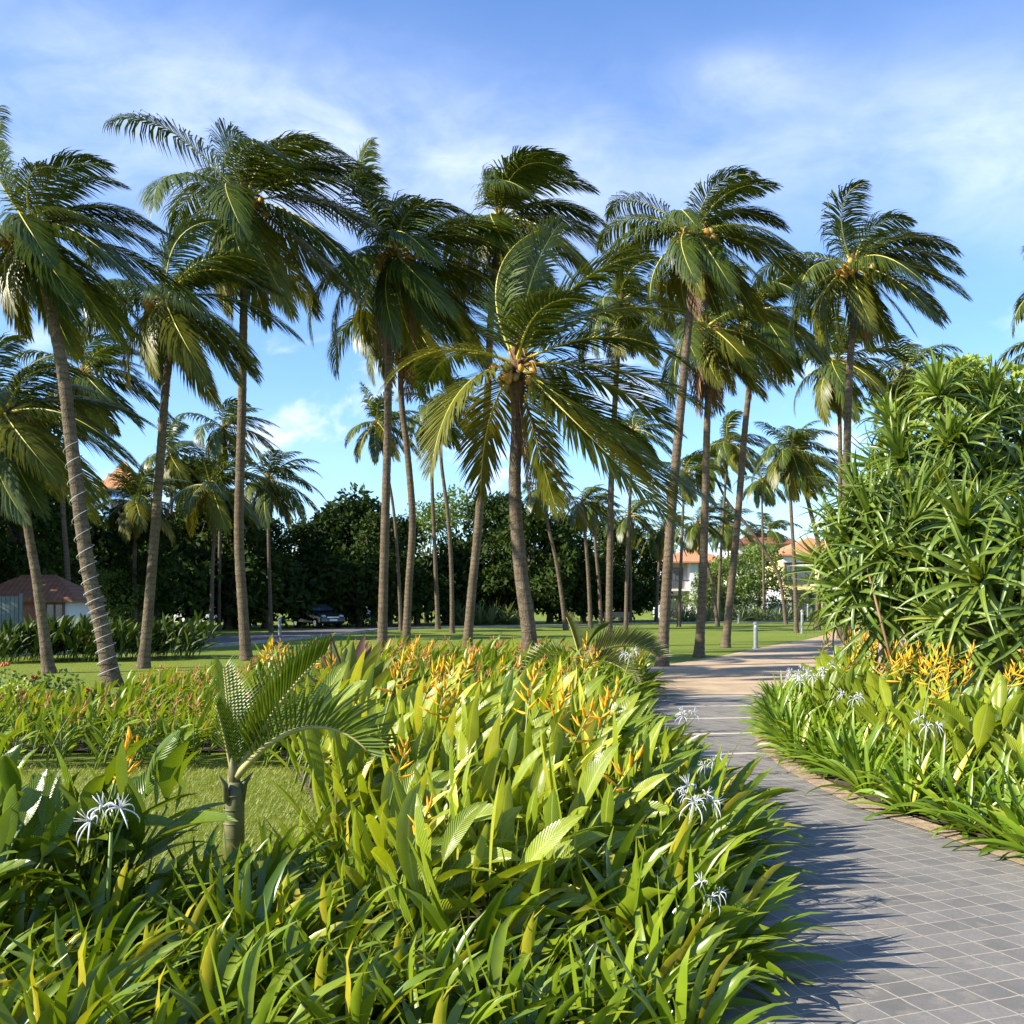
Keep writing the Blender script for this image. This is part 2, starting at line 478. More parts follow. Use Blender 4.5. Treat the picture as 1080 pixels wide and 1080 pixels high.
MAT = dict(
    frond=leaf_mat("palm_frond", (0.024, 0.050, 0.008), (0.115, 0.150, 0.016), 0.22, (1.5, 1.35, 0.3), 0.38, tip=(0.20, 0.17, 0.03), spec=0.4),
    frond_old=leaf_mat("palm_frond_old", (0.080, 0.100, 0.010), (0.215, 0.205, 0.020), 0.26, (1.4, 1.2, 0.3), 0.43, tip=(0.26, 0.18, 0.04), spec=0.35),
    frond_dry=leaf_mat("palm_frond_dry", (0.17, 0.085, 0.035), (0.26, 0.14, 0.06), 0.15, (1.2, 1.0, 0.6), 0.7),
    rachis=solid("palm_rachis", (0.44, 0.40, 0.06), 0.4, 0.25, 2.0),
    rachis_dry=solid("palm_rachis_dry", (0.20, 0.11, 0.05), 0.7, 0.3),
    trunk=trunk_mat("palm_bark", (0.12, 0.088, 0.058), (0.22, 0.17, 0.115)),
    sheath=solid("palm_sheath", (0.13, 0.075, 0.035), 0.9, 0.5, 9, bump=0.8),
    nut=solid("coconut_husk", (0.50, 0.22, 0.025), 0.45, 0.3, 4.0, c2=(0.58, 0.33, 0.06)),
    nut_green=solid("coconut_husk_dull", (0.28, 0.21, 0.05), 0.5, 0.3, 4.0),
    lily=leaf_mat("spider_lily_leaf", (0.075, 0.140, 0.007), (0.235, 0.300, 0.016), 0.22, (1.5, 1.45, 0.3), 0.28, c3=(0.42, 0.36, 0.03), tip=(0.30, 0.29, 0.04), spec=0.5),
    lily_bright=leaf_mat("spider_lily_leaf_bright", (0.085, 0.170, 0.008), (0.22, 0.31, 0.016), 0.22, (1.5, 1.4, 0.35), 0.32, c3=(0.45, 0.40, 0.04), tip=(0.30, 0.31, 0.04), spec=0.45),
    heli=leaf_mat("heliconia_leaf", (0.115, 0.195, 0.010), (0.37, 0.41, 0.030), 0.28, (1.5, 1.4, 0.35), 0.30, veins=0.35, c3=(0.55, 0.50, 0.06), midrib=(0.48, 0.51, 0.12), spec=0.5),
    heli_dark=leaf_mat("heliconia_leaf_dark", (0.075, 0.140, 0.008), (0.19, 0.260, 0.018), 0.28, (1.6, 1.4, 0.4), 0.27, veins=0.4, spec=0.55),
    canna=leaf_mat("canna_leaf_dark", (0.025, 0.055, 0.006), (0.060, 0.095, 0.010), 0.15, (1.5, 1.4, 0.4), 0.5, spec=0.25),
    parrot=leaf_mat("parrot_heliconia_leaf", (0.11, 0.19, 0.010), (0.30, 0.36, 0.025), 0.28, (1.5, 1.4, 0.35), 0.4, c3=(0.52, 0.43, 0.06), spec=0.4),
    yellow=leaf_mat("yellow_bract", (0.92, 0.58, 0.02), (0.92, 0.42, 0.015), 0.3, (1.1, 0.95, 0.5), 0.4),
    orange=leaf_mat("orange_bract", (0.70, 0.21, 0.06), (0.78, 0.36, 0.14), 0.3, (1.1, 0.9, 0.7), 0.45),
    red=leaf_mat("red_bract", (0.62, 0.09, 0.04), (0.70, 0.18, 0.05), 0.3, (1.1, 0.9, 0.7), 0.45),
    white=leaf_mat("white_petal", (0.80, 0.82, 0.84), (0.86, 0.86, 0.84), 0.3, (1, 1, 1), 0.5),
    stalk=solid("flower_stalk", (0.16, 0.22, 0.04), 0.5, 0.2),
    pandan=leaf_mat("pandanus_leaf", (0.055, 0.115, 0.014), (0.205, 0.270, 0.036), 0.20, (1.5, 1.4, 0.4), 0.34, tip=(0.30, 0.30, 0.06), midrib=(0.32, 0.37, 0.09), c3=(0.42, 0.42, 0.06), spec=0.45),
    pandan_wood=solid("pandanus_wood", (0.26, 0.21, 0.15), 0.85, 0.3, 8, bump=0.6),
    fan=leaf_mat("young_palm_leaf", (0.060, 0.115, 0.012), (0.15, 0.195, 0.022), 0.3, (1.5, 1.4, 0.4), 0.34, tip=(0.35, 0.20, 0.08), spec=0.45),
    fan_dull=leaf_mat("young_palm_leaf_dull", (0.10, 0.125, 0.03), (0.19, 0.19, 0.05), 0.28, (1.3, 1.2, 0.5), 0.45, tip=(0.35, 0.20, 0.08)),
    fan_rib=solid("young_palm_rib", (0.36, 0.33, 0.10), 0.45, 0.2),
    brom=leaf_mat("bromeliad_leaf", (0.15, 0.20, 0.04), (0.24, 0.25, 0.06), 0.25, (1.3, 1.2, 0.5), 0.36),
    brom_red=leaf_mat("bromeliad_leaf_maroon", (0.13, 0.055, 0.035), (0.17, 0.09, 0.05), 0.25, (1.3, 1.0, 0.6), 0.4),
    tree=leaf_mat("broadleaf", (0.018, 0.038, 0.006), (0.042, 0.068, 0.010), 0.12, (1.6, 1.5, 0.5), 0.7, spec=0.12),  # thicket shade is put into this dark leaf colour
    tree_lit=leaf_mat("broadleaf_sunlit", (0.085, 0.15, 0.015), (0.17, 0.23, 0.03), 0.3, (1.5, 1.4, 0.5), 0.45),  # lit copy of the broadleaf, sunlight put into the brighter colour
    shrub=leaf_mat("shrub_leaf", (0.06, 0.115, 0.014), (0.12, 0.185, 0.024), 0.25, (1.6, 1.4, 0.5), 0.38),
    pale=leaf_mat("pale_creeper_leaf", (0.25, 0.34, 0.05), (0.38, 0.44, 0.09), 0.35, (1.4, 1.3, 0.6), 0.4),
    strap=leaf_mat("strap_leaf_pale", (0.12, 0.17, 0.05), (0.22, 0.27, 0.11), 0.25, (1.4, 1.3, 0.6), 0.42),
    bark=solid("tree_bark", (0.11, 0.085, 0.06), 0.9, 0.35, 6, bump=0.6),
    lawn=lawn_mat(),
    blade=leaf_mat("grass_blade", (0.19, 0.245, 0.028), (0.31, 0.315, 0.055), 0.3, (1.4, 1.3, 0.5), 0.5),
    soil=solid("bed_soil", (0.085, 0.06, 0.04), 0.95, 0.5, 8, bump=0.8),
    sand=solid("sandy_edge", (0.33, 0.24, 0.15), 0.95, 0.4, 12, bump=0.6),
    paver=paver_mat(),
    tan=solid("sandy_paving", (0.42, 0.305, 0.185), 0.9, 0.28, 1.5, bump=0.3, bscale=30),
    road=solid("road_paving", (0.13, 0.115, 0.10), 0.9, 0.3, 1.2, bump=0.3),  # base colour darkened to carry the shade lying on the road
    kerb=solid("kerb_stone", (0.33, 0.30, 0.26), 0.9, 0.3, 3),
    white_wall=solid("white_render", (0.78, 0.76, 0.70), 0.8, 0.08, 1.0),
    cream_wall=solid("cream_render", (0.82, 0.66, 0.32), 0.8, 0.08, 1.0),
    grey_wall=solid("grey_render", (0.45, 0.47, 0.50), 0.8, 0.1, 1.0),
    blue_wall=solid("blue_paint", (0.22, 0.42, 0.72), 0.7, 0.1, 1.0),
    brick=solid("red_brick_wall", (0.30, 0.13, 0.08), 0.9, 0.3, 6),
    tiles=tile_mat("clay_tiles", (0.52, 0.20, 0.09), (0.62, 0.30, 0.14)),
    tiles_brown=tile_mat("brown_tiles", (0.22, 0.085, 0.042), (0.30, 0.13, 0.065)),
    glass=solid("window_glass", (0.07, 0.09, 0.11), 0.12, 0.2, 1.0, spec=0.8),
    wood=solid("brown_wood", (0.16, 0.09, 0.055), 0.7, 0.25, 5),
    green_metal=solid("green_sheet", (0.13, 0.17, 0.14), 0.5, 0.15, 3),
    metal=solid("bollard_metal", (0.24, 0.25, 0.25), 0.5, 0.2, 8, metal=0.2),
    lens=solid("lamp_lens", (0.55, 0.55, 0.52), 0.3, 0.05),
    dark=solid("dark_metal", (0.04, 0.045, 0.045), 0.5, 0.2),
    rope=solid("white_rope_light", (0.42, 0.42, 0.41), 0.5, 0.3, 12),
    carpaint=solid("dark_car_paint", (0.018, 0.022, 0.03), 0.18, 0.1, spec=0.7),
    rubber=solid("rubber", (0.02, 0.02, 0.02), 0.9, 0.1),
    chrome=solid("silver_trim", (0.65, 0.66, 0.68), 0.25, 0.05, metal=0.9),
    crow=solid("crow_feather", (0.015, 0.015, 0.018), 0.5, 0.2),
)

# ------------------------------------------------------------------ ground, paths


def sheet(name, pts, z, mat, kind='structure'):
    mb = MB()
    mb.add([(p[0], p[1], z) for p in pts], [tuple(range(len(pts)))])
    o = mb.obj(name, mat, smooth=False)
    return tag(o, kind=kind)


def strip(name, a, b, z, mat):
    """a, b: matching edge polylines"""
    mb = MB()
    n = len(a)
    mb.add([(p[0], p[1], z) for p in a] + [(p[0], p[1], z) for p in b],
           [(i, n + i, n + i + 1, i + 1) for i in range(n - 1)])
    return tag(mb.obj(name, mat, smooth=False), kind='structure')


def smooth_line(pts, k=6):
    P = [np.array(p, float) for p in pts]
    out = []
    for i in range(len(P) - 1):
        p0 = P[max(i - 1, 0)]; p1 = P[i]; p2 = P[i + 1]; p3 = P[min(i + 2, len(P) - 1)]
        for j in range(k):
            t = j / k
            out.append(0.5 * ((2 * p1) + (-p0 + p2) * t + (2 * p0 - 5 * p1 + 4 * p2 - p3) * t * t + (-p0 + 3 * p1 - 3 * p2 + p3) * t ** 3))
    out.append(P[-1])
    return [tuple(p) for p in out]


def at_y(line, y):
    for a, b in zip(line, line[1:]):
        if a[1] <= y <= b[1]:
            return a[0] + (b[0] - a[0]) * (y - a[1]) / max(1e-6, b[1] - a[1])
    return line[0][0] if y < line[0][1] else line[-1][0]


gm = MB()
gm.add([(-900, -30, 0), (900, -30, 0), (900, 1500, 0), (-900, 1500, 0)], [(0, 1, 2, 3)])
ground = tag(gm.obj("ground", MAT['lawn'], smooth=False), kind='structure')

LEFT = smooth_line([(0.3, 1.0), (0.56, 3.0), (0.74, 4.0), (1.10, 5.0), (1.48, 6.3), (1.52, 8), (1.3, 10), (1.4, 12), (1.75, 14.5), (2.25, 17.5), (2.45, 20), (2.55, 22.5)])
RIGHT = smooth_line([(4.3, 1.0), (3.9, 3.0), (3.6, 4.5), (3.2, 6.35), (3.0, 7.3), (2.76, 8.4), (2.72, 10.6), (3.05, 12.8), (3.95, 16), (5.0, 18.2)])
ys = [1.0 + i * 17.2 / 60 for i in range(61)]
strip("path", [(at_y(LEFT, y), y) for y in ys], [(at_y(RIGHT, y), y) for y in ys], 0.008, MAT['paver'])
strip("bed_edge_paving", [(at_y(RIGHT, y) - 0.02, y) for y in ys], [(at_y(RIGHT, y) + 0.18, y) for y in ys], 0.016, MAT['sand'])

tanL = smooth_line([(2.2, 18.2), (2.0, 22), (2.3, 25.4), (3.9, 26.6), (6.5, 31.5), (9.0, 37), (14.3, 48), (22, 68), (26, 80)])
tanR = smooth_line([(5.0, 18.2), (7.5, 20.5), (9.5, 22.5), (11, 24), (14, 28), (17.5, 34), (24, 46), (33, 66), (38, 80)])
strip("sandy_path", tanL, tanR, 0.012, MAT['tan'])

road_front = smooth_line([(-30, 24), (-19, 27.5), (-12.9, 34), (-10.4, 40), (-8.5, 52), (-6.6, 62), (3.2, 69), (11.4, 78), (25, 86), (40, 92)])
rb = []
for i, p in enumerate(road_front):
    a = np.array(road_front[max(i - 1, 0)]); b = np.array(road_front[min(i + 1, len(road_front) - 1)])
    d = (b - a) / np.linalg.norm(b - a)
    w = 5.0 if p[0] < 5 else 3.6
    rb.append((p[0] - d[1] * w, p[1] + d[0] * w))
strip("road", road_front, rb, 0.012, MAT['road'])
km = MB()
n = len(road_front)
kv = []
for i, p in enumerate(road_front):
    a = np.array(road_front[max(i - 1, 0)]); b = np.array(road_front[min(i + 1, n - 1)])
    d = (b - a) / np.linalg.norm(b - a)
    q = (p[0] + d[1] * 0.2, p[1] - d[0] * 0.2)
    for (x, y, z) in ((q[0], q[1], 0), (q[0], q[1], 0.12), (p[0], p[1], 0.12), (p[0], p[1], 0)):
        kv.append((x, y, z))
km.add(kv, [(i * 4 + k, i * 4 + k + 1, i * 4 + 4 + k + 1, i * 4 + 4 + k) for i in range(n - 1) for k in range(3)])
tag(km.obj("kerb", MAT['kerb'], smooth=False), kind='structure')

# planting beds (soil)
bed_main = [(-7.5, 2.0)] + [(at_y(LEFT, 2.0), 2.0)] + [p for p in LEFT if 2.0 < p[1] < 22.4] + [(2.5, 22.6), (-4.4, 23), (-4.6, 18), (-3.3, 13.2), (-2.3, 10.4), (-1.75, 8.8), (-1.35, 7.4), (-1.25, 6.0), (-1.7, 5.2), (-2.4, 5.0), (-7.5, 4.9)]
bed_rear = [(-8.5, 9.9), (-2.32, 10.2), (-3.32, 13.4), (-4.5, 17.2), (-6.1, 16.6), (-5.0, 12.7), (-8.5, 12.2)]
bed_right = [(at_y(RIGHT, y) + 0.2, y) for y in ys if y > 1.5] + [(7.3, 20.2), (12.5, 21.8), (16, 20), (16, 1.5)]
sheet("bed_soil", bed_main, 0.02, MAT['soil'])
sheet("bed_soil", [(x, max(y, 11.2)) for x, y in bed_rear], 0.02, MAT['soil'])
sheet("bed_soil", bed_right, 0.02, MAT['soil'])


def inside(x, y, poly):
    c = False
    n = len(poly)
    j = n - 1
    for i in range(n):
        xi, yi = poly[i][0], poly[i][1]; xj, yj = poly[j][0], poly[j][1]
        if (yi > y) != (yj > y) and x < (xj - xi) * (y - yi) / (yj - yi) + xi:
            c = not c
        j = i
    return c


# ------------------------------------------------------------------ palms
WIND = np.array([1.0, 0.22, 0.0])
ZV = np.array([0, 0, 1.0])


def nrm(v):
    return v / np.maximum(1e-9, np.linalg.norm(v, axis=-1, keepdims=True))


def frond_mb(az, el, L, rng, droop=1.0, wind=0.9, nl=58, ll=0.27, lw=0.021, hang=0.55, N=14, rr=0.028, d0=None, comb=1.0):
    """one pinnate coconut frond, rachis starts at the origin"""
    h = np.array([math.cos(az), math.sin(az), 0.0])
    d = h * math.cos(el) + ZV * math.sin(el) if d0 is None else nrm(np.array(d0, float))
    if d0 is not None:
        hh = np.array([d[0], d[1], 0]); h = nrm(hh) if np.linalg.norm(hh) > 0.05 else np.array([1, 0, 0.])
    side = np.array([-h[1], h[0], 0.0])
    p = np.zeros(3)
    P = [p]; Dv = [d]; S = [side]
    wv = WIND * wind + np.array([0, 0, rng.uniform(-0.1, 0.12)])
    for i in range(N):
        t = (i + 0.5) / N
        d = nrm(d + (-ZV * droop * (0.2 + 1.0 * t) + wv * (0.25 + 1.25 * t)) / N * 1.95)
        side = nrm(side - d * side.dot(d))
        p = p + d * L / N
        P.append(p); Dv.append(d); S.append(side)
    P = np.array(P); Dv = np.array(Dv); S = np.array(S)
    mb = MB()
    ts = np.linspace(0, 1, N + 1)
    mb.tube([Vector(q) for q in P], [rr * (1 - 0.88 * t) * (1.5 if t < 0.08 else 1) for t in ts], 5, 1)
    tt = np.linspace(0.13, 0.995, nl)
    allv = []; 
    for sg in (-1, 1):
        t = np.clip(tt + np.array([rng.uniform(-0.006, 0.006) for _ in range(nl)]), 0, 1)
        pi = np.stack([np.interp(t, ts, P[:, k]) for k in range(3)], 1)
        di = nrm(np.stack([np.interp(t, ts, Dv[:, k]) for k in range(3)], 1))
        si = nrm(np.stack([np.interp(t, ts, S[:, k]) for k in range(3)], 1))
        ni = np.cross(di, si)
        A = np.radians(28 + 38 * t + np.array([rng.gauss(0, 5) for _ in range(nl)]))[:, None]
        v0 = nrm(si * sg * np.cos(A) + di * np.sin(A) + ni * 0.22)
        ln = (ll * L * (0.45 + 0.75 * np.sin(np.pi * np.clip(t * 0.80 + 0.12, 0, 1)) ** 1.1 - 0.28 * t ** 3) * np.array([rng.uniform(0.86, 1.1) for _ in range(nl)]))[:, None]
        lift = np.array([rng.uniform(0.75, 1.25) for _ in range(nl)])[:, None]
        bend = (wv * 0.85 * comb - ZV * hang * 1.3) * lift
        v1 = nrm(v0 + bend * 0.35); v2 = nrm(v0 + bend * 0.8); v3 = nrm(v0 + bend * 1.3)
        q0 = pi; q1 = q0 + v1 * ln * 0.34; q2 = q1 + v2 * ln * 0.33; q3 = q2 + v3 * ln * 0.33
        w = lw * L / 3.6 * (0.7 + 0.5 * np.sin(np.pi * t))[:, None]
        b0 = nrm(np.cross(v1, ni) + 1e-6); b1 = nrm(np.cross(v2, ni) + 1e-6)
        V = np.stack([q0 - b0 * w * 0.5, q0 + b0 * w * 0.5, q1 - b0 * w, q1 + b0 * w, q2 - b1 * w * 0.8, q2 + b1 * w * 0.8, q3], 1).reshape(-1, 3)
        F = []
        for j in range(nl):
            o = j * 7
            F += [(o, o + 1, o + 3, o + 2), (o + 2, o + 3, o + 5, o + 4), (o + 4, o + 5, o + 6)]
        rn = np.repeat([rng.random() for _ in range(nl)], 7)
        uv = [(0.3, 0), (0.7, 0), (0.3, .35), (0.7, .35), (0.3, .68), (0.7, .68), (0.5, 1.0)] * nl
        mb.add(V.tolist(), F, 0, rn.tolist(), uv)
    return mb


def trunk_mesh(pts, r0, seed, flare=1.5, ring=0.22):
    rng = random.Random(seed)
    P = smooth_line([tuple(p) for p in pts], 24)
    # resample by arc length
    P = np.array(P)
    seg = np.linalg.norm(np.diff(P, axis=0), axis=1); s = np.concatenate([[0], np.cumsum(seg)])
    n = max(10, int(s[-1] / (ring / 2)))
    ss = np.linspace(0, s[-1], n)
    Q = np.stack([np.interp(ss, s, P[:, k]) for k in range(3)], 1)
    rad = []
    for i, l in enumerate(ss):
        t = l / s[-1]
        r = r0 * (1.0 - 0.34 * t) * (1 + (flare - 1) * math.exp(-l / 0.35))
        r *= (1.03 if i % 2 else 0.985) * rng.uniform(0.975, 1.025)
        rad.append(r)
    mb = MB()
    mb.tube([Vector(q) for q in Q], rad, 12, 0)
    return mb


def nut_meshes():
    out = []
    for i, m in enumerate((MAT['nut'], MAT['nut'], MAT['nut_green'])):
        mb = MB()
        mb.ball((0, 0, 0), 0.135, 10, 8, 0, squash=(0.86, 0.9, 1.15))
        mb.ball((0, 0, 0.13), 0.045, 6, 4, 0, squash=(1, 1, 0.6))
        out.append(mb.mesh("coconut", m))
    return out


NUTS = nut_meshes()


def sheath_mesh(seed, s):
    """fibrous heart of the crown: stubs of old leaf bases and flower stalks"""
    rng = random.Random(seed)
    mb = MB()
    mb.tube([(0, 0, -0.75 * s), (0, 0, -0.2 * s), (0, 0, 0.25 * s), (0, 0, 0.7 * s)], [0.10 * s, 0.15 * s, 0.13 * s, 0.03 * s], 9, 0)
    for i in range(16):
        a = rng.uniform(0, 6.28); e = rng.uniform(-0.5, 0.9)
        d = Vector((math.cos(a) * math.cos(e), math.sin(a) * math.cos(e), math.sin(e)))
        p0 = Vector((0, 0, rng.uniform(-0.3, 0.3) * s)) + d * 0.1 * s
        l = rng.uniform(0.25, 0.6) * s
        mb.tube([p0, p0 + d * l * 0.5, p0 + d * l + Vector((0.05, 0, -0.12)) * s], [0.05 * s, 0.03 * s, 0.012 * s], 5, 0)
    for i in range(22):
        a = rng.uniform(0, 6.28)
        d = Vector((math.cos(a), math.sin(a), rng.uniform(-0.2, 0.6)))
        p0 = d * 0.25 * s
        mb.tube([p0, p0 + d * 0.25 * s, p0 + d * 0.4 * s + Vector((0, 0, -0.25)) * s], [0.012 * s, 0.01 * s, 0.006 * s], 3, 1)
    return mb.mesh("leaf_sheath", [MAT['sheath'], MAT['nut']])


FRONDS_SHARED = {}


def frond_set(seed, n, L, near, wind, spread=1.0, ndry=0, ntop=None, nl=None):
    """list of (mesh) for one crown"""
    rng = random.Random(seed)
    out = []
    for i in range(n):
        u = (i + 0.5) / n
        el = R(74 - 132 * u ** 0.95 * spread) + rng.gauss(0, 0.08)
        az = i * 2.39996 + rng.gauss(0, 0.22) + seed
        wnd = 1.0
        if u < 0.34:
            az = rng.gauss(0.1, 1.7); wnd = 1.15
        if math.cos(az) < -0.35 and u > 0.34:
            L_ = 0.9
        else:
            L_ = 1.0
        old = u > 0.6 and rng.random() < 0.6
        Lf = L * (0.62 + 0.46 * math.sin(math.pi * min(1, u * 0.85 + 0.10))) * rng.uniform(0.9, 1.08) * L_
        lee = math.cos(az)     # fronds facing the wind are pushed back over the crown
        mb = frond_mb(az, el, Lf, rng, droop=0.85 + 0.6 * u + rng.uniform(-0.1, 0.3), wind=wind * wnd * rng.uniform(0.8, 1.15) * (1.0 if lee > -0.2 else 0.85),
                      nl=nl or (84 if near else 44), lw=0.019 if near else 0.034, hang=0.6 + 0.4 * u, N=13 if near else 9, rr=0.03 if near else 0.032, comb=rng.uniform(0.45, 1.05))
        m = MAT['frond_old'] if old else MAT['frond']
        out.append(mb.mesh("frond", [m, MAT['rachis']]))
    for i in range(ndry):
        az = rng.uniform(0, 6.28)
        mb = frond_mb(az, R(-50 - rng.uniform(0, 25)), L * rng.uniform(0.55, 0.8), rng, droop=2.6, wind=0.25, nl=34, lw=0.02, hang=1.4, N=10, comb=0.4)
        out.append(mb.mesh("dry_frond", [MAT['frond_dry'], MAT['rachis_dry']]))
    return out


LSC = 0.98


def palm(label, D, pts, r0, L, seed, n=24, wind=0.78, nuts=0, ndry=0, near=True, shared=None, spread=1.0, flare=1.5, group="coconut palms on the lawn", sink=True, crown_dz=0.0, custom=None):
    """pts: trunk line from base to crown as photograph positions turned to world points at distance D"""
    L = L * (LSC if near and not custom else 1.0)
    P = [px(x, y, D) for x, y in pts]
    base = P[0].copy()
    base.z = 0
    rel = [Vector((0, 0, -0.05))] + [p - base for p in P[1:]]
    root = empty("coconut_palm", base, label, "palm tree", group)
    tm = trunk_mesh([tuple(p) for p in rel], r0 * 0.80, seed, flare)
    tm.obj("trunk", MAT['trunk'], root)
    top = rel[-1]
    s = L / 4.0
    link("leaf_sheath", sheath_mesh(seed + 5, s * 1.05), root, top)
    if custom:
        fr = custom
    elif shared is not None:
        if shared not in FRONDS_SHARED:
            FRONDS_SHARED[shared] = frond_set(1000 + shared * 7, 20, 4.0, False, wind)
        fr = FRONDS_SHARED[shared]
    else:
        fr = frond_set(seed, n + 5, L, near, wind, spread, ndry)
    sc_ = L / 4.0 if (shared is not None and not custom) else 1.0
    for me in fr:
        link("dry_frond" if me.name.startswith("dry") else "frond", me, root, top + Vector((0, 0, -0.25 * s if me.name.startswith("dry") else 0.1 * s)), s=sc_)
    rng = random.Random(seed + 99)
    for i in range(nuts):
        k = i // 5
        a = k * 2.2 + 3.6 + rng.gauss(0, 0.32)
        rr_ = ((0.26 + 0.18 * rng.random()) if custom else (0.40 + 0.32 * rng.random())) * max(0.8, s)
        p = top + Vector((math.cos(a) * rr_, -(0.25 + abs(math.sin(a))) * rr_ if rng.random() < .85 else math.sin(a) * rr_, (0.02 - 0.42 * rng.random()) * s))
        link("coconut", NUTS[rng.randrange(3)], root, p, (rng.uniform(-0.5, 0.5), rng.uniform(-0.5, 0.5), rng.uniform(0, 6)), (0.62 if custom else 0.74) * rng.uniform(0.85, 1.15))
    return root


def gy(D):
    return HOR + CAMH * 1080 / D


P1 = palm("tall coconut palm with white rope light wound round its leaning trunk", 20, [(119, gy(20)), (108, 665), (93, 600), (77, 480), (66, 390), (52, 320), (36, 248)], 0.19, 3.0, 1, n=26, nuts=16, flare=1.55)
palm("low coconut palm leaning beside the rope-lit palm, before the small shed", 23.8, [(52, gy(23.8)), (40, 620), (30, 560), (20, 497), (6, 440)], 0.155, 3.4, 2, n=22)
palm("coconut palm with curved trunk between the rope-lit palm and the tallest palm", 25.5, [(151, gy(25.5)), (157, 640), (165, 540), (174, 417), (179, 370), (176, 318)], 0.165, 3.3, 3, n=24, nuts=3)
palm("tallest coconut palm, straight trunk rising behind the young fan-leaved palm", 29, [(260, gy(29)), (256, 640), (252, 560), (255, 433), (257, 330), (259, 216)], 0.19, 4.4, 4, n=25, wind=0.7, nuts=22, ndry=1)
palm("thin shaded coconut palm behind the rope-lit palm near the small shed", 42, [(74, gy(42)), (71, 600), (66, 520), (72, 440), (88, 395)], 0.15, 3.6, 5, near=False, n=20)
palm("short coconut palm with yellowing drooped fronds standing before the dark thicket", 47, [(223, gy(47)), (224, 600), (226, 560), (223, 515)], 0.13, 2.9, 6, near=False, n=20, nuts=4, wind=0.35)
palm("small upright coconut palm before the thicket with sky showing round its crown", 55, [(286, gy(55)), (284, 600), (283, 550), (283, 507)], 0.14, 3.2, 7, near=False, n=20, wind=0.3)
palm("coconut palm showing only its crown above the short yellowing palm", 60, [(231, gy(60)), (232, 560), (236, 452)], 0.14, 3.4, 8, shared=0)
palm("stout short palm with upright fronds beside the orange roof tower", 50, [(142, gy(50)), (142, 590), (143, 532)], 0.17, 3.0, 9, near=False, n=18, wind=0.25, spread=0.8)
palm("dark palm crown showing between the curved palm and the short yellowing palm", 62, [(181, gy(62)), (181, 560), (180, 480)], 0.15, 3.4, 10, shared=1)
palm("tall coconut palm heavy with nuts rising at the rear of the orange flowered bed", 31, [(403, gy(31)), (404, 640), (406, 560), (409, 450), (410, 380), (417, 272)], 0.185, 4.2, 11, n=27, nuts=24, ndry=3)
palm("coconut palm with curved trunk close behind the heavy-fruited palm", 36, [(428, gy(36)), (431, 620), (435, 550), (430, 480), (423, 415), (424, 330)], 0.175, 4.0, 12, n=22, ndry=3, nuts=4)
palm("small far coconut palm seen through the gap beside the heavy-fruited palm", 58, [(423, gy(58)), (420, 600), (414, 530), (398, 447)], 0.13, 2.9, 13, near=False, n=18, wind=0.3)
palm("thin dark palm trunk standing before the thicket, straightest of the close-set pair", 62, [(462, gy(62)), (459, 590), (456, 520), (454, 440)], 0.17, 3.2, 14, shared=2)
palm("thin slanting palm paired with the straight dark trunk before the thicket", 54, [(477, gy(54)), (476, 600), (472, 540), (465, 480), (468, 432)], 0.15, 3.2, 15, shared=0)
palm("high palm whose crown tops the big arching palm, trunk slanting behind it", 33, [(492, gy(33)), (498, 620), (503, 570), (513, 440), (518, 330), (527, 236)], 0.185, 3.9, 16, n=24)
palm("coconut palm with narrow crown between the arching palm and the path-side palms", 38, [(642, gy(38)), (643, 600), (645, 500), (650, 400), (655, 322)], 0.165, 3.1, 17, n=22, nuts=6)
palm("coconut palm with golden nuts at the lawn corner touching the sandy path", 26.2, [(698, gy(26.2)), (703, 620), (709, 530), (719, 420), (727, 330), (733, 250)], 0.175, 3.0, 18, n=23, nuts=24, ndry=2)
palm("coconut palm with dead brown fronds hanging under its crown beside the path", 30.7, [(737, gy(30.7)), (741, 620), (744, 520), (746, 440), (749, 390), (745, 348)], 0.17, 3.1, 19, n=20, ndry=7, nuts=5)
palm("coconut palm with slanting trunk and dense dark crown beside the metal bollard", 37, [(765, gy(37)), (771, 620), (777, 560), (785, 460), (790, 410), (797, 330)], 0.18, 3.7, 20, n=26, ndry=2)
palm("sunlit coconut palm with pale trunk rising behind the pandanus", 29, [(893, gy(29)), (893, 620), (893, 500), (896, 390), (902, 314), (900, 284)], 0.165, 3.2, 21, n=23, nuts=20, ndry=3)
palm("dark round-crowned palm of medium height beside the far bollards", 55, [(840, gy(55)), (838, 600), (834, 530), (834, 476)], 0.15, 3.2, 22, near=False, n=22, wind=0.35)
palm("leaning palm whose trunk kinks over the path near the far bollards", 60, [(862, gy(60)), (864, 610), (864, 580), (855, 540), (842, 492)], 0.20, 3.0, 23, shared=1)
palm("small distant palm in front of the far bright house", 88, [(806, gy(88)), (805, 590), (803, 508)], 0.15, 2.9, 24, near=False, n=16, wind=0.3)
palm("strongly slanted palm crossing behind the path-side trunks", 76, [(829, gy(76)), (822, 610), (806, 580), (787, 553), (765, 525), (745, 482)], 0.16, 3.4, 25, near=False, n=18, wind=0.35)
palm("short slanting palm in front of the shaded balcony house", 70, [(757, gy(70)), (752, 620), (745, 590), (736, 552)], 0.15, 3.0, 26, shared=3, wind=0.3)
palm("thin far palm by the park bench, near the thicket", 80, [(665, gy(80)), (665, 600), (664, 545)], 0.15, 3.4, 27, shared=3)
palm("thin far palm between the bench and the shaded balcony house", 82, [(692, gy(82)), (694, 610), (698, 560)], 0.17, 3.4, 28, shared=3)
palm("slanting thin palm under the arching palm, before the thicket", 60, [(597, gy(60)), (588, 600), (577, 550), (570, 515)], 0.16, 2.6, 29, shared=3)
